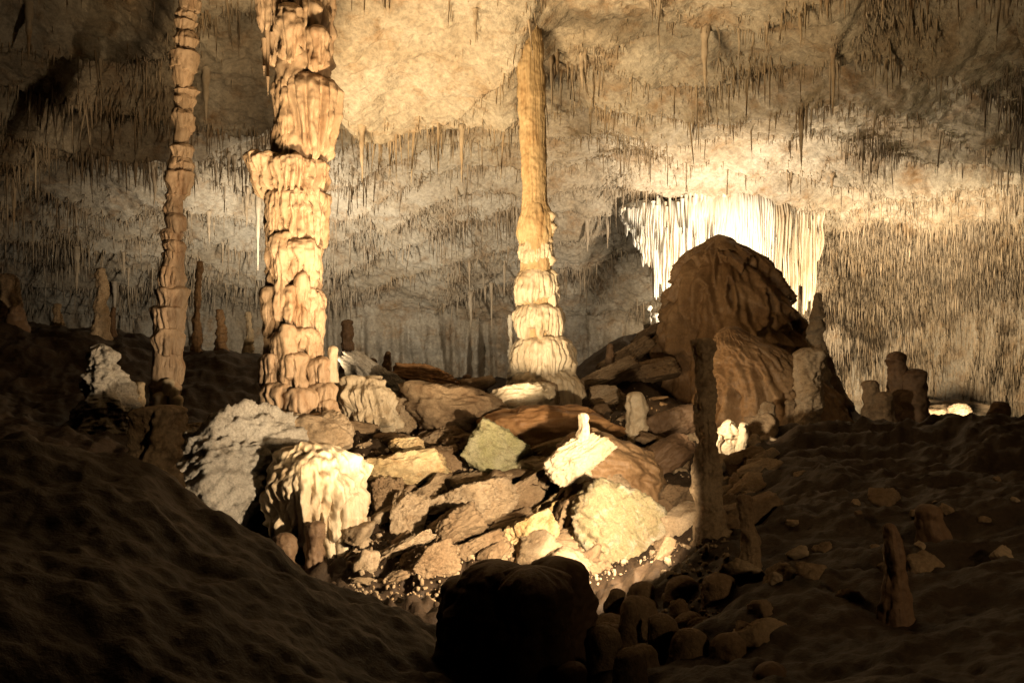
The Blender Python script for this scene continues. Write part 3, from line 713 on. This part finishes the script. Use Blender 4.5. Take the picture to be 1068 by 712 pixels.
put('flowstone_mound', [(V_, q_, t_)], M_brown, 'lower brown flowstone mound bulging from the front of the great dome', 'stalagmite mound', loc)

# ------------------------------------------------------------------ white curtain
def curtain(px0, px1, seed, Ycen, mat_rows, nfl, dep):
    rg = np.random.default_rng(seed)
    nu = nfl*10+1; nz = 90
    u = np.linspace(0, 1, nu)[None]; t = np.linspace(0, 1, nz)[:, None]
    px = px0+(px1-px0)*u
    ph = u*nfl+.5*noise(u*6+seed, t*1.2, seed*1.)*1.0
    idx = np.clip(np.floor(ph).astype(int), 0, nfl-1); fr = ph-np.floor(ph)
    rd = np.sqrt(np.clip(1-(2*fr-1)**2, 0, 1))
    xs, bots = mat_rows
    pt = np.interp(px, [645, 660, 700, 735, 760, 800, 850, 858], [222, 214, 214, 203, 202, 206, 210, 216])
    pb = np.interp(px, xs, bots)
    rl = rg.random(nfl)
    Yc = Ycen-.75*np.sin(np.clip((px-645)/213, 0, 1)*np.pi)+.25*noise(px*.02, seed, 1.)
    s = Yc/F
    zt = EYE+(356-pt)*s+.12; zb = EYE+(356-pb)*s
    H = (zt-zb)*(1-.38*rl[idx]-.06*(1-rd))
    zz = zt-H*t
    amp = (.04+.11*smooth(0, .25, t))*dep
    swell = .28*np.sin(np.clip(t*2.2, 0, 1)*np.pi)*np.exp(-t*5)
    taper = smooth(1.0, .82, t)
    yf_ = Yc-amp*rd*(.5+rg.random(nfl)[idx])*(.35+.65*taper)-swell+.05*noise(px*.12, t*3, seed)
    yb_ = Yc+.10+.25*(1-t)
    X = (px-534)/F*Ycen+.05*noise(px*.1, t*4, 2.+seed)
    zz = zz+.03*noise(px*.2, t*5, seed+3.)
    Vf = np.stack([X+0*t, yf_, zz], -1); Vb = np.stack([X+0*t, yb_+0*zz, zz], -1)[::-1]
    A = np.concatenate([Vf, Vb]); A = np.concatenate([A, A[:1]])
    V = A.reshape(-1, 3); q = grid_quads(len(A), nu, False)
    n_, m_ = len(A), nu
    # close the two side edges
    e0 = []
    for k in range(nz-1):
        a, b_ = k, k+1; c_, d_ = 2*nz-1-k, 2*nz-2-k
        e0.append([a*m_, b_*m_, d_*m_, c_*m_]); e0.append([a*m_+m_-1, c_*m_+m_-1, d_*m_+m_-1, b_*m_+m_-1])
    return V, np.concatenate([q[:, ::-1], np.array(e0)]), None
YC = 21.8
bc = P(752, 340, YC)
cur = root('flowstone_curtain', bc, 'brilliant white fluted flowstone curtain hanging behind the great dome', 'flowstone curtain')
rowsC = ([645, 652, 662, 672, 682, 690, 702, 740, 800, 830, 845, 858], [236, 244, 268, 300, 336, 362, 368, 350, 345, 352, 330, 286])
part('drapery_panel', [curtain(647, 712, 41, YC, rowsC, 26, .6)], M_white, cur)
part('drapery_panel', [curtain(711, 800, 42, YC-.1, rowsC, 34, .55)], M_white, cur)
part('drapery_panel', [curtain(799, 856, 43, YC, rowsC, 19, 1.0)], M_pale, cur, label='darker ribbed end panel')
ip = []; il = []; ir = []
for k in range(60):
    px = R.uniform(650, 856); c = P(px, np.interp(px, [650, 690, 735, 800, 856], [218, 214, 204, 206, 212])+R.uniform(-2, 6), YC-.75*math.sin((px-645)/213*math.pi)-.18)
    ip.append(c); il.append(R.uniform(.5, 1.5)*np.interp(px, [650, 670, 690, 840, 856], [.35, .7, 1.2, 1.2, .7])); ir.append(R.uniform(.025, .05))
part('drip_fringe', [drips(ip, il, ir)], M_white, cur)

# ------------------------------------------------------------------ stalagmites
def stalag(px, pt, pb, w0, w1, Y, mat, label, knob=.2, kh=.22, seed=None, lean=0, group=None, flute=.08, lump=.02, name='stalagmite', nt=48, flat=False):
    """px at the foot, pt/pb rows of tip and foot, widths at foot and tip in px"""
    seed = seed if seed is not None else int(px*7+pt)
    s = Y/F; f = P(px, pb, Y)
    gz = min(float(ground(f[0], Y)), f[2])-.06
    tx = (px+lean-534)*s
    mid = .5*(w0+w1)*.95
    pts = [(f[0], Y, gz, w0*1.5/2*s), (f[0], Y, gz+.14*(P(0, pt, Y)[2]-gz), w0*1.06/2*s), (f[0]*.5+tx*.5+.02*(seed % 3-1), Y, (f[2]+P(0, pt, Y)[2])/2, mid/2*s), (tx, Y, P(0, pt, Y)[2], w1/2*s)]
    H = pts[-1][2]-gz
    V, q, t = shaft(pts, seed, knob*1.9, kh*.8, flute*1.3, 6, lump*1.7, nt, dz=max(.008, H/170), tipk=.3 if flat else .75)
    loc = (f[0], Y, gz)
    return put(name, [(V, q, t)], mat, label, 'stalagmite', loc, group)

gb = 'stalagmites standing before the back wall'
stalag(106, 279, 352, 15, 8, 15.2, M_rock, 'tall tan stalagmite before the back wall, beyond the slim knobbly column', .25, .3, group=gb)
stalag(205, 272, 370, 8, 5, 15.4, M_brown, 'very thin dark stalagmite beside the slim column, tallest of three in a row', .2, .16, group=gb, lean=4)
stalag(229, 322, 368, 10, 6, 15.6, M_brown, 'short knobbly brown stalagmite, middle of three in a row', .3, .16, group=gb)
stalag(259, 325, 368, 8, 4, 15.8, M_pale, 'thin pale stalagmite near the thick column, palest of three in a row', .15, .14, group=gb)
stalag(363, 333, 378, 12, 9, 15.2, M_dark, 'dark round-headed stalagmite just beyond the thick column', .2, .2, group=gb)
stalag(388, 373, 395, 9, 7, 15, M_dark, 'tiny dark stump on the rubble crest next to the round-headed stalagmite', .1, .2, group=gb)
stalag(405, 366, 396, 9, 6, 15, M_dark, 'small dark pointed stalagmite on the rubble crest before the ribbed back wall', .1, .2, group=gb)
stalag(436, 382, 402, 14, 9, 15, M_dark, 'low dark rounded stump on the rubble crest', .1, .2, group=gb)
stalag(487, 390, 410, 11, 9, 15.2, M_dark, 'square dark stump on the crest between back wall and centre column', .1, .2, group=gb)
stalag(532, 328, 405, 6, 3, 15.0, M_white, 'thin white stalagmite standing close against the orange centre column', .25, .14, group=gb)
stalag(636, 358, 388, 11, 5, 15.2, M_dark, 'small dark pointed stalagmite on the ridge between centre column and dome', .1, .2, group=gb)
stalag(118, 320, 352, 8, 5, 15.6, M_dark, 'short dark spike beside the tall tan stalagmite', .1, .2, group=gb)
stalag(60, 316, 345, 12, 6, 16.5, M_rock, 'small dim stalagmite on the dark bank beyond the tall tan stalagmite', .1, .2, group=gb)
stalag(8, 285, 345, 26, 18, 15.5, M_rockb, 'thick dim brown stalagmite cut by the picture edge', .15, .4, group=gb)
stalag(8+10, 318, 350, 26, 12, 14.6, M_dark, 'low dark cone in front of the thick dim brown stalagmite', .15, .4, group=gb)
gm = 'stalagmites among the rubble'
stalag(661, 408, 474, 24, 15, 11.3, M_pale, 'stout white-topped stalagmite beside the large rust-brown mound', .22, .3, group=gm, lean=3)
stalag(607, 430, 456, 12, 7, 9.0, M_pale, 'small pale stub standing on the tilted pale plate', .25, .1, group=gm)
stalag(146, 398, 430, 9, 8, 10.9, M_pale, 'little bright stub next to the foot of the slim knobbly column', .1, .15, group=gm)
stalag(330, 543, 594, 19, 15, 8.3, M_dark, 'dark finger-like stalagmite silhouetted against the dripping flowstone boulder', .06, .3, group=gm)
stalag(296, 555, 585, 22, 18, 8.3, M_dark, 'short dark stump beside the finger-like silhouetted stalagmite', .08, .3, group=gm)
stalag(112, 358, 470, 74, 14, 10.6, M_rockg, 'dark conical stalagmite with one lit grey edge, beside the slim column', .12, .5, group=gm, lean=-6, lump=.07, nt=96)
gd = 'stalagmites around the great dome'
stalag(843, 362, 448, 20, 29, 12.4, M_rock, 'thick yellowish stalagmite with a flat knobbed head before the dome', .15, .3, group=gd, lump=.04, nt=72)
stalag(853, 305, 400, 20, 7, 14.2, M_rock, 'slender tan stalagmite rising behind the flat-headed stalagmite', .3, .22, group=gd)
stalag(872, 365, 446, 42, 8, 14.8, M_dark, 'dark steep cone on the far flank of the dome', .1, .4, group=gd, lean=-14)
stalag(800, 418, 462, 20, 13, 12.2, M_rock, 'tan stalagmite with rounded head below the flowstone mound', .2, .25, group=gd)
stalag(824, 416, 458, 17, 10, 12.5, M_rockb, 'small brown stalagmite between the round-headed and the flat-headed ones', .2, .25, group=gd)
stalag(760, 437, 492, 24, 13, 10.6, M_pale, 'stubby pale stalagmite, tallest of the lit cluster behind the rim-lit stalagmite', .25, .16, group=gd, lump=.04)
stalag(775, 440, 492, 13, 7, 10.5, M_pale, 'thin pale stalagmite leaning on the stubby pale one', .25, .14, group=gd)
stalag(748, 452, 492, 15, 10, 10.5, M_pale, 'short pale stub on the inner side of the lit cluster', .2, .14, group=gd)
stalag(787, 452, 490, 14, 8, 10.8, M_rock, 'small tan stub at the outer end of the lit cluster', .2, .14, group=gd)
stalag(938, 366, 436, 32, 12, 12.8, M_dark, 'dark knobby stalagmite, tallest silhouette on the far ridge', .25, .3, group=gd, lean=-2)
stalag(954, 384, 438, 32, 20, 12.7, M_dark, 'dark blunt stalagmite leaning against the tallest ridge silhouette', .2, .3, group=gd)
stalag(909, 396, 434, 17, 14, 12.7, M_rockb, 'brown round-topped stalagmite beside the dark silhouettes on the ridge', .2, .3, group=gd)
stalag(922, 408, 438, 20, 15, 12.3, M_rockb, 'low brown stalagmite in front of the dark silhouettes on the ridge', .2, .3, group=gd)
stalag(1004, 434, 448, 16, 9, 12, M_dark, 'small dark lump on the ridge before the bright patch', .2, .2, group=gd)
stalag(1042, 418, 436, 22, 10, 11, M_dark, 'low dark peak on the ridge crest beyond the bright patch', .2, .2, group=gd)
stalag(676, 318, 350, 7, 4, 19.6, M_white, 'thin brilliant white stalagmite at the foot of the white curtain', .3, .14, group=gd)
stalag(683, 326, 350, 8, 5, 19.4, M_white, 'short brilliant white stub next to the thin one under the white curtain', .3, .12, group=gd)
gf = 'near stalagmites in the dark'
stalag(741, 352, 615, 27, 18, 6.6, M_rock, 'tall rim-lit stalagmite standing in front of the flowstone mound', .16, .35, group=gf, lean=-6, lump=.03, nt=96)
stalag(783, 515, 640, 27, 13, 5.6, M_rockb, 'slim dim stalagmite, shorter neighbour of the tall rim-lit one', .10, .4, group=gf, lean=-7)
stalag(936, 545, 705, 44, 14, 4.3, M_dark, 'sharp dark pointed stalagmite alone on the shadowed slope', .05, .5, group=gf, lean=-8, lump=.015, nt=72)
stalag(968, 525, 600, 40, 22, 5.6, M_dark, 'blunt dark stalagmite behind the sharp pointed one', .1, .4, group=gf)
stalag(144, 422, 530, 62, 46, 5.2, M_rock, 'broad flat-topped brown stump on the brow of the dark clay bank', .10, .5, lean=28, flat=True, group=gf, lump=.05, nt=96)
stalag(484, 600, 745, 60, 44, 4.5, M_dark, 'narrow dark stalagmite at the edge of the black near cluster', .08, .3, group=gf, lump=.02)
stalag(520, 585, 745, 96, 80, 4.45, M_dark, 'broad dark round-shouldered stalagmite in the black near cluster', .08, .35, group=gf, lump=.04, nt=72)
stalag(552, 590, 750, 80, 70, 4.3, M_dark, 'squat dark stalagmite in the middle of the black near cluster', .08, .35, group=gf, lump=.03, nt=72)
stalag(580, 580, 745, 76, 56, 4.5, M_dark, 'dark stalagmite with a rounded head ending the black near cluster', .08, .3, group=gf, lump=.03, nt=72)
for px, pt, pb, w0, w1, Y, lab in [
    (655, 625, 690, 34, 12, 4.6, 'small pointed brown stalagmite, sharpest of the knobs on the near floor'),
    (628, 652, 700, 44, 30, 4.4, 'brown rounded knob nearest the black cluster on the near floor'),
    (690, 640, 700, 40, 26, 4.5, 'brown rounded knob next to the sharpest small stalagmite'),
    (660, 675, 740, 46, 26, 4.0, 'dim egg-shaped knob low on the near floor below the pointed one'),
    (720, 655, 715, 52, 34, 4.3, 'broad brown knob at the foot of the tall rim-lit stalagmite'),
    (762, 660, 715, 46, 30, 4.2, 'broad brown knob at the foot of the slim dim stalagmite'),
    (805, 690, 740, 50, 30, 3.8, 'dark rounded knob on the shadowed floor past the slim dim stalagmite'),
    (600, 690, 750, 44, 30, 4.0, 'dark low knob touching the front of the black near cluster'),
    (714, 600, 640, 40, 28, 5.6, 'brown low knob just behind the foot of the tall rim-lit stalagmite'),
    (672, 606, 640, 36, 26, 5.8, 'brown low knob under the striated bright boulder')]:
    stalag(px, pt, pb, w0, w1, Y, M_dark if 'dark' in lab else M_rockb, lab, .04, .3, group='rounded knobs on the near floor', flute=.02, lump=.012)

# ------------------------------------------------------------------ boulders
def rock(seed, kind='sharp', nu=150, nv=100):
    rg = np.random.default_rng(seed)
    th = np.linspace(0, 2*np.pi, nu, endpoint=False)[None]; v = np.linspace(0.0, np.pi, nv)[:, None]
    v = np.clip(v, .001, np.pi-.001)
    D = np.stack([np.sin(v)*np.cos(th), np.sin(v)*np.sin(th), np.cos(v)+0*th], -1)
    n = {'sharp': 7, 'round': 18, 'smooth': 40, 'strata': 7, 'plate': 8, 'chip': 14}[kind]
    pl = rg.normal(size=(n, 3)); pl /= np.linalg.norm(pl, axis=1)[:, None]
    pl = np.concatenate([pl, [[0, 0, 1], [0, 0, -1], [1, 0, .1], [-1, 0, .1], [0, 1, 0], [0, -1, .1]]])
    d = np.concatenate([rg.uniform(.55, .95, n) if kind in ('sharp', 'strata') else rg.uniform(.72, 1.05, n), [.8, .8, 1.0, 1.0, .95, .95]])
    dots = D@pl.T
    rr = np.where(dots > .05, d/np.maximum(dots, .05), 9)
    k = {'sharp': 45, 'round': 8, 'smooth': 5, 'strata': 30, 'plate': 30, 'chip': 10}[kind]
    r = (np.mean(rr**-k, -1)*len(d))**(-1/k)
    r = np.minimum(r, 1.7)*(1.0 if k > 10 else 1.12)
    X, Y, Z = [D[..., i]*r for i in range(3)]
    amp = {'sharp': 1.0, 'round': .9, 'smooth': .8, 'strata': .9, 'plate': .6, 'chip': 1.0}[kind]
    lo = {'smooth': .22, 'round': .16}.get(kind, .10)
    nn = amp*(lo*fbm(X*1.6+seed, Y*1.6, Z*1.6, 4)+.05*ridge(X*3.1+seed, Y*3.1, Z*3.1, 3)+.022*fbm(X*9, Y*9+seed, Z*9, 3))
    if kind == 'strata':
        nn = nn+.07*(ridge(X*.9+seed, Y*.9, Z*5, 3)-.6)
    if kind == 'chip':
        nn = nn+.08*ridge(X*2+seed, Y*2, (Z+.6*X)*6, 4)-.08+.06*noise(np.round((X*.6+Z)*7)*3.1, np.round((Z-X*.5)*5)*2.3, seed)
    if kind in ('sharp', 'strata', 'plate'):
        fine = .045*ridge(X*5+seed, Y*5, Z*8, 4)-.045+.012*fbm(X*22, Y*22+seed, Z*22, 2)
        nn = nn+fine
    if kind == 'sharp':      # broken steps
        st = np.round((X*.5+Y*.3+Z*1.2+.2*noise(X*2, Y*2, Z*2+seed))*6)/6
        nn = nn+.07*noise(st*9+seed, X*.8, Y*.8)
        st2 = np.round((X*.8-Z*.7+.25*noise(X*2.5, Y*2.5+seed, Z*2.5))*5)/5
        nn = nn+.06*noise(st2*7+seed*2, Y*1.2, Z*.6)
    X, Y, Z = X+D[..., 0]*nn, Y+D[..., 1]*nn, Z+D[..., 2]*nn
    X = X/np.abs(X).max(); Y = Y/np.abs(Y).max(); Z = Z/np.abs(Z).max()
    V, q, t = tube(X, Y, Z)
    return V, q[:, ::-1], t[:, ::-1]

def place_rock(name, seed, kind, c, sx_, sy_, sz_, tilt, yaw, mat, label, cat, group=None, pitch=0):
    V, q, t = rock(seed, kind)
    V = V*np.array([sx_, sy_, sz_])
    a = math.radians(tilt); R1 = np.array([[math.cos(a), 0, -math.sin(a)], [0, 1, 0], [math.sin(a), 0, math.cos(a)]])
    b = math.radians(pitch); R3 = np.array([[1, 0, 0], [0, math.cos(b), -math.sin(b)], [0, math.sin(b), math.cos(b)]])
    g = math.radians(yaw); R2 = np.array([[math.cos(g), -math.sin(g), 0], [math.sin(g), math.cos(g), 0], [0, 0, 1]])
    V = V@R2.T@R3.T@R1.T
    return link(name, raw_mesh(name, V, q, t), mat, c, label=label, cat=cat, group=group)
for i, (px, fy, w, h, tilt, mat, flat, kind, lab) in enumerate(BOULD):
    Yb = bould_Y(i); s = Yb/F
    a = abs(math.radians(tilt))
    # undo the tilt so that the outline keeps the width and height seen
    W, H = w/2*s, h/2*s
    A_ = W*1.3
    B_ = max(.42*H, H*1.28-.42*W*math.sin(a))
    if kind == 'plate': A_, B_ = W*1.05, h/2*s*.55
    c = P(px, fy-h*.52, Yb)
    name = {'smooth': 'flowstone_boulder'}.get(kind, 'stone_slab' if ' slab' in lab else 'stone' if ' stone' in lab or 'block' in lab or 'wedge ' in lab else 'boulder')
    place_rock(name, 900+i, kind, c, A_, flat*(A_+B_)*.62, B_, tilt, 0, mat, lab, name.split('_')[-1], 'fallen rocks on the rubble slope', pitch=-12)
# fringed slab beside the thick column
c = P(380, 452, 11.5)
s = 11.5/F
put('fringed_slab', [drape(c[0], 11.5, EYE+(356-392)*s, EYE+(356-452)*s, [(0, .12), (.1, .26), (.3, .36), (.6, .42), (1, .40)], 26, .2, 400, .3, sq=(1.0, .8), lump=.10, lean=(.14, -.1), nz=70, groove=.2)], M_pale,
    'pale slab with a fringed striated face beside the foot of the thick column', 'slab', c, 'fallen rocks on the rubble slope')
# dripping flowstone boulder
Yd = 8.9; s = Yd/F
c = P(330, 598, Yd); c[2] = min(c[2], float(ground(c[0], Yd)))-.03
fb = root('dripping_boulder', c, 'large cream flowstone boulder with dripping fluted sides below the thick column', 'boulder')
part('cap_stone', [drape((328-534)*s, Yd, EYE+(356-461)*s, EYE+(356-578)*s, [(0, .16), (.06, .30), (.16, .42), (.35, .50), (.6, .52), (1, .47)], 30, .17, 401, .35, sq=(1, .9), lump=.10, lean=(.03, 0), nz=90, groove=.2)], M_pale, fb)
part('drip_drapery', [drape((358-534)*s, Yd-.05, EYE+(356-500)*s, EYE+(356-612)*s, [(0, .12), (.12, .22), (.4, .26), (1, .23)], 12, .32, 402, .2, lump=.05, nz=80, groove=.1),
                      drape((338-534)*s, Yd+.1, EYE+(356-520)*s, EYE+(356-600)*s, [(0, .12), (.12, .18), (.4, .2), (1, .15)], 10, .3, 403, .2, lump=.05, nz=60, groove=.1)], M_pale, fb)

for k, (px, py, w_, Y, lab) in enumerate([(966, 431, 20, 20.5, 'pale lit rock at the lake edge, nearest the dark blunt silhouette'), (984, 428, 26, 22, 'broad pale lit rock in the middle of the bright lake edge'),
                                 (1001, 430, 18, 20, 'pale lit rock at the outer end of the bright lake edge'), (975, 421, 30, 25, 'pale lit rock under the foot of the straw-covered wall'),
                                 (1012, 424, 34, 25.5, 'long pale lit rock under the straw-covered wall above the ridge dip')]):
    s = Y/F; c = P(px, py, Y)
    place_rock('shore_rock', 700+k, 'chip', c, w_*s*.95, w_*s*.7, .12+.05*(k % 3), 6-k*4, k*40, M_rock, lab, 'rock', 'pale rocks at the lake edge')
# ------------------------------------------------------------------ loose rubble
RM = []
for k in range(9):
    V, q, t = rock(50+k, ['sharp', 'strata', 'sharp'][k % 3], 40, 28)
    RM.append([raw_mesh('rubble_stone', V, q, t) for _ in range(2)])
    RM[-1][0].materials.append(M_rockb); RM[-1][1].materials.append(M_rock)
def rub_label(px, py):
    if px > 690: return 'small loose stone on the dim slope near the tall rim-lit stalagmite'
    if py < 430: return 'small loose stone on the rubble crest below the back wall'
    if py < 500: return 'small loose stone among the upper boulders of the rubble slope'
    if px < 470: return 'small loose stone in the gravel hollow beside the dripping boulder'
    if py < 560: return 'small loose stone around the wedge-shaped beige boulder'
    return 'small loose stone below the yellow block pile'
n = 0
while n < 250:
    if n < 190: px = R.uniform(370, 700); py = 405+215*R.random()**.8; Y = Yg(py)
    else: px = R.uniform(690, 800); py = R.uniform(450, 600); Y = float(np.interp(py, [450, 500, 560, 600], [12, 9.6, 7.6, 6.6]))
    x = (px-534)/F*Y; z = float(ground(x, Y))
    o = bpy.data.objects.new('rubble_stone', RM[n % 9][1 if R.random() < .4 else 0]); C.objects.link(o)
    r = min(R.lognormal(-2.2, .5), .28)
    o.scale = (r*R.uniform(.9, 1.7), r*R.uniform(.7, 1.2), r*R.uniform(.3, .75)); o.location = (x, Y, z+r*.2)
    o.rotation_euler = (R.normal(-.1, .3), R.normal(-.38, .3), R.normal(0, .5))
    o['label'] = rub_label(px, py); o['category'] = 'stone'; o['group'] = 'loose stones on the rubble slope'
    n += 1
for k in range(34):
    px = R.uniform(770, 1060); py = R.uniform(500, 660); Y = float(np.interp(py, [500, 560, 660], [8.2, 6.0, 4.1])); x = (px-534)/F*Y
    o = bpy.data.objects.new('rubble_stone', RM[k % 9][k % 2]); C.objects.link(o)
    r = min(R.lognormal(-3.0, .5), .12)
    o.scale = (r*1.3, r, r*.7); o.location = (x, Y, float(ground(x, Y))+r*.1); o.rotation_euler = (R.normal(0, .3), R.normal(0, .3), R.uniform(0, 6.28))
    o['label'] = 'small dim stone on the shadowed slope around the sharp pointed stalagmite'; o['category'] = 'stone'; o['group'] = 'stones on the shadowed slope'; o['kind'] = 'thing'
for k in range(16):
    px = R.uniform(610, 850); pb = R.uniform(640, 720); Y = float(np.interp(pb, [640, 720], [5.4, 4.2])); h = R.uniform(22, 50); w0 = R.uniform(26, 48)
    stalag(px, pb-h, pb, w0, w0*R.uniform(.45, .7), Y, M_rockb, 'dim low knob crowded on the near floor beside the black cluster', .06, .3, seed=800+k, group='dim knobs crowded on the near floor', flute=.03, lump=.02)
# gravel: one object
G = 4500
gpx = R.uniform(360, 760, G); gpy = 400+260*R.random(G)**.75
gY = np.where(gpx < 690, np.interp(gpy, [395, 405, 430, 450, 480, 520, 560, 600, 650], [15.2, 14.2, 12.8, 11.8, 10.7, 9.7, 8.9, 8.0, 7.1]), np.interp(gpy, [400, 450, 500, 560, 600, 660], [13, 12, 9.6, 7.6, 6.6, 5.0]))
gx = (gpx-534)/F*gY; gz = ground(gx, gY)
V0, q0, t0 = rock(3, 'sharp', 8, 6)
sc = np.clip(R.lognormal(-4.7, .6, G), .004, .03)
ang = R.uniform(0, 6.28, G); ca, sa = np.cos(ang), np.sin(ang)
W_ = V0[None]*(sc[:, None, None]*R.uniform(.6, 1.5, (G, 1, 3)))
Wx = W_[..., 0]*ca[:, None]-W_[..., 1]*sa[:, None]; Wy = W_[..., 0]*sa[:, None]+W_[..., 1]*ca[:, None]
VV = np.stack([Wx+gx[:, None], Wy+gY[:, None], W_[..., 2]+gz[:, None]+.3*sc[:, None]], -1)
off = (np.arange(G)*len(V0))[:, None, None]
link('gravel', raw_mesh('gravel', VV.reshape(-1, 3), (q0[None]+off).reshape(-1, 4), (t0[None]+off).reshape(-1, 3)), M_rock, kind='stuff',
     label='fine brown gravel and stone chips strewn over the rubble slope', cat='gravel')

# ------------------------------------------------------------------ show-cave lamps and added fills
def lamp(name, loc, energy, col, target=None, angle=None, blend=.6, radius=.06):
    l = bpy.data.lights.new(name, 'SPOT' if target is not None else 'POINT')
    l.energy = energy; l.color = col; l.shadow_soft_size = radius
    o = bpy.data.objects.new(name, l); C.objects.link(o); o.location = loc
    if target is not None:
        l.spot_size = math.radians(angle); l.spot_blend = blend
        o.rotation_euler = (Vector(target)-Vector(loc)).to_track_quat('-Z', 'Y').to_euler()
    return o
WARM = (1.0, .68, .36); CREAM = (1.0, .80, .54); NEUT = (1.0, .86, .66)
# floodlight beside the tall rim-lit stalagmite, washing rubble and columns
lamp('rubble_lamp', (1.15, 5.9, .55), 1750, (1, .77, .5), P(420, 525, 9.8), 108, 1.0, .06)
lamp('column_lamp', (2.3, 7.6, .7), 1550, (1, .72, .43), P(205, 260, 11.3), 58, 1.0, .2)
# added bounce fill on the great dome; weak lamp for stalagmites at its foot
lamp('dome_fill', P(648, 405, 12.6), 105, WARM, P(800, 380, 14.0), 100, 1.0, .08)
lamp('foot_lamp', P(700, 436, 9.6), 330, CREAM, P(815, 425, 12.2), 60, 1.0, .06)
# low lamp in the rubble, on the centre column
lamp('centre_lamp', P(518, 418, 10.4), 1000, (1, .78, .50), P(566, 300, 14), 56, 1.0, .1)
# uplights on the roof: one behind the thick column, one in the hollow behind the clay bank
lamp('roof_lamp', P(298, 392, 12.7), 2500, (1, .76, .46), (-.3, 15.6, 7.0), 82, .9, .4)
lamp('hollow_lamp', P(335, 596, 6.9), 7000, (1, .74, .43), (.2, 13.0, 7.6), 88, 1.0, .5)
# behind the great dome, on the curtain
lamp('curtain_lamp', P(762, 352, 18.4), 2500, (1, .85, .66), P(760, 190, 21.5), 160, 1.0, .2)
# behind the left bank, on the back wall
lamp('wall_lamp', P(300, 372, 18.2), 2700, (1, .89, .72), P(360, 230, 24), 140, 1.0, .2)
# behind the far ridge, at the lake edge
lamp('ridge_lamp', P(1000, 440, 15.5), 10000, CREAM, P(950, 345, 26), 100, 1.0, .2)
# added fills out of view, on the stump and the dim right-hand slope
lamp('stump_fill', (2.6, .2, 3.0), 260, WARM, P(165, 455, 5.2), 12, 1.0, .1)
lamp('slope_fill', (4.8, -1.5, 3.2), 560, WARM, (2.9, 7, .3), 54, 1.0, .2)

# ------------------------------------------------------------------ world, camera, view
w = bpy.data.worlds.new('World'); bpy.context.scene.world = w; w.use_nodes = True
w.node_tree.nodes['Background'].inputs[0].default_value = (.02, .015, .01, 1)
w.node_tree.nodes['Background'].inputs[1].default_value = .05
cam = bpy.data.cameras.new('camera'); co = bpy.data.objects.new('camera', cam); C.objects.link(co)
co.location = (0, 0, EYE); co.rotation_euler = (math.pi/2, 0, 0)
cam.sensor_width = 36; cam.lens = F/1068*36; cam.clip_end = 200; cam.clip_start = .05
sc = bpy.context.scene; sc.camera = co
sc.view_settings.view_transform = 'Standard'; sc.view_settings.look = 'None'; sc.view_settings.exposure = 0; sc.view_settings.gamma = 1
sc.render.engine = 'CYCLES'
sc.cycles.max_bounces = 5; sc.cycles.diffuse_bounces = 1; sc.cycles.glossy_bounces = 2
sc.cycles.use_denoising = True
sc.cycles.sample_clamp_indirect = 4
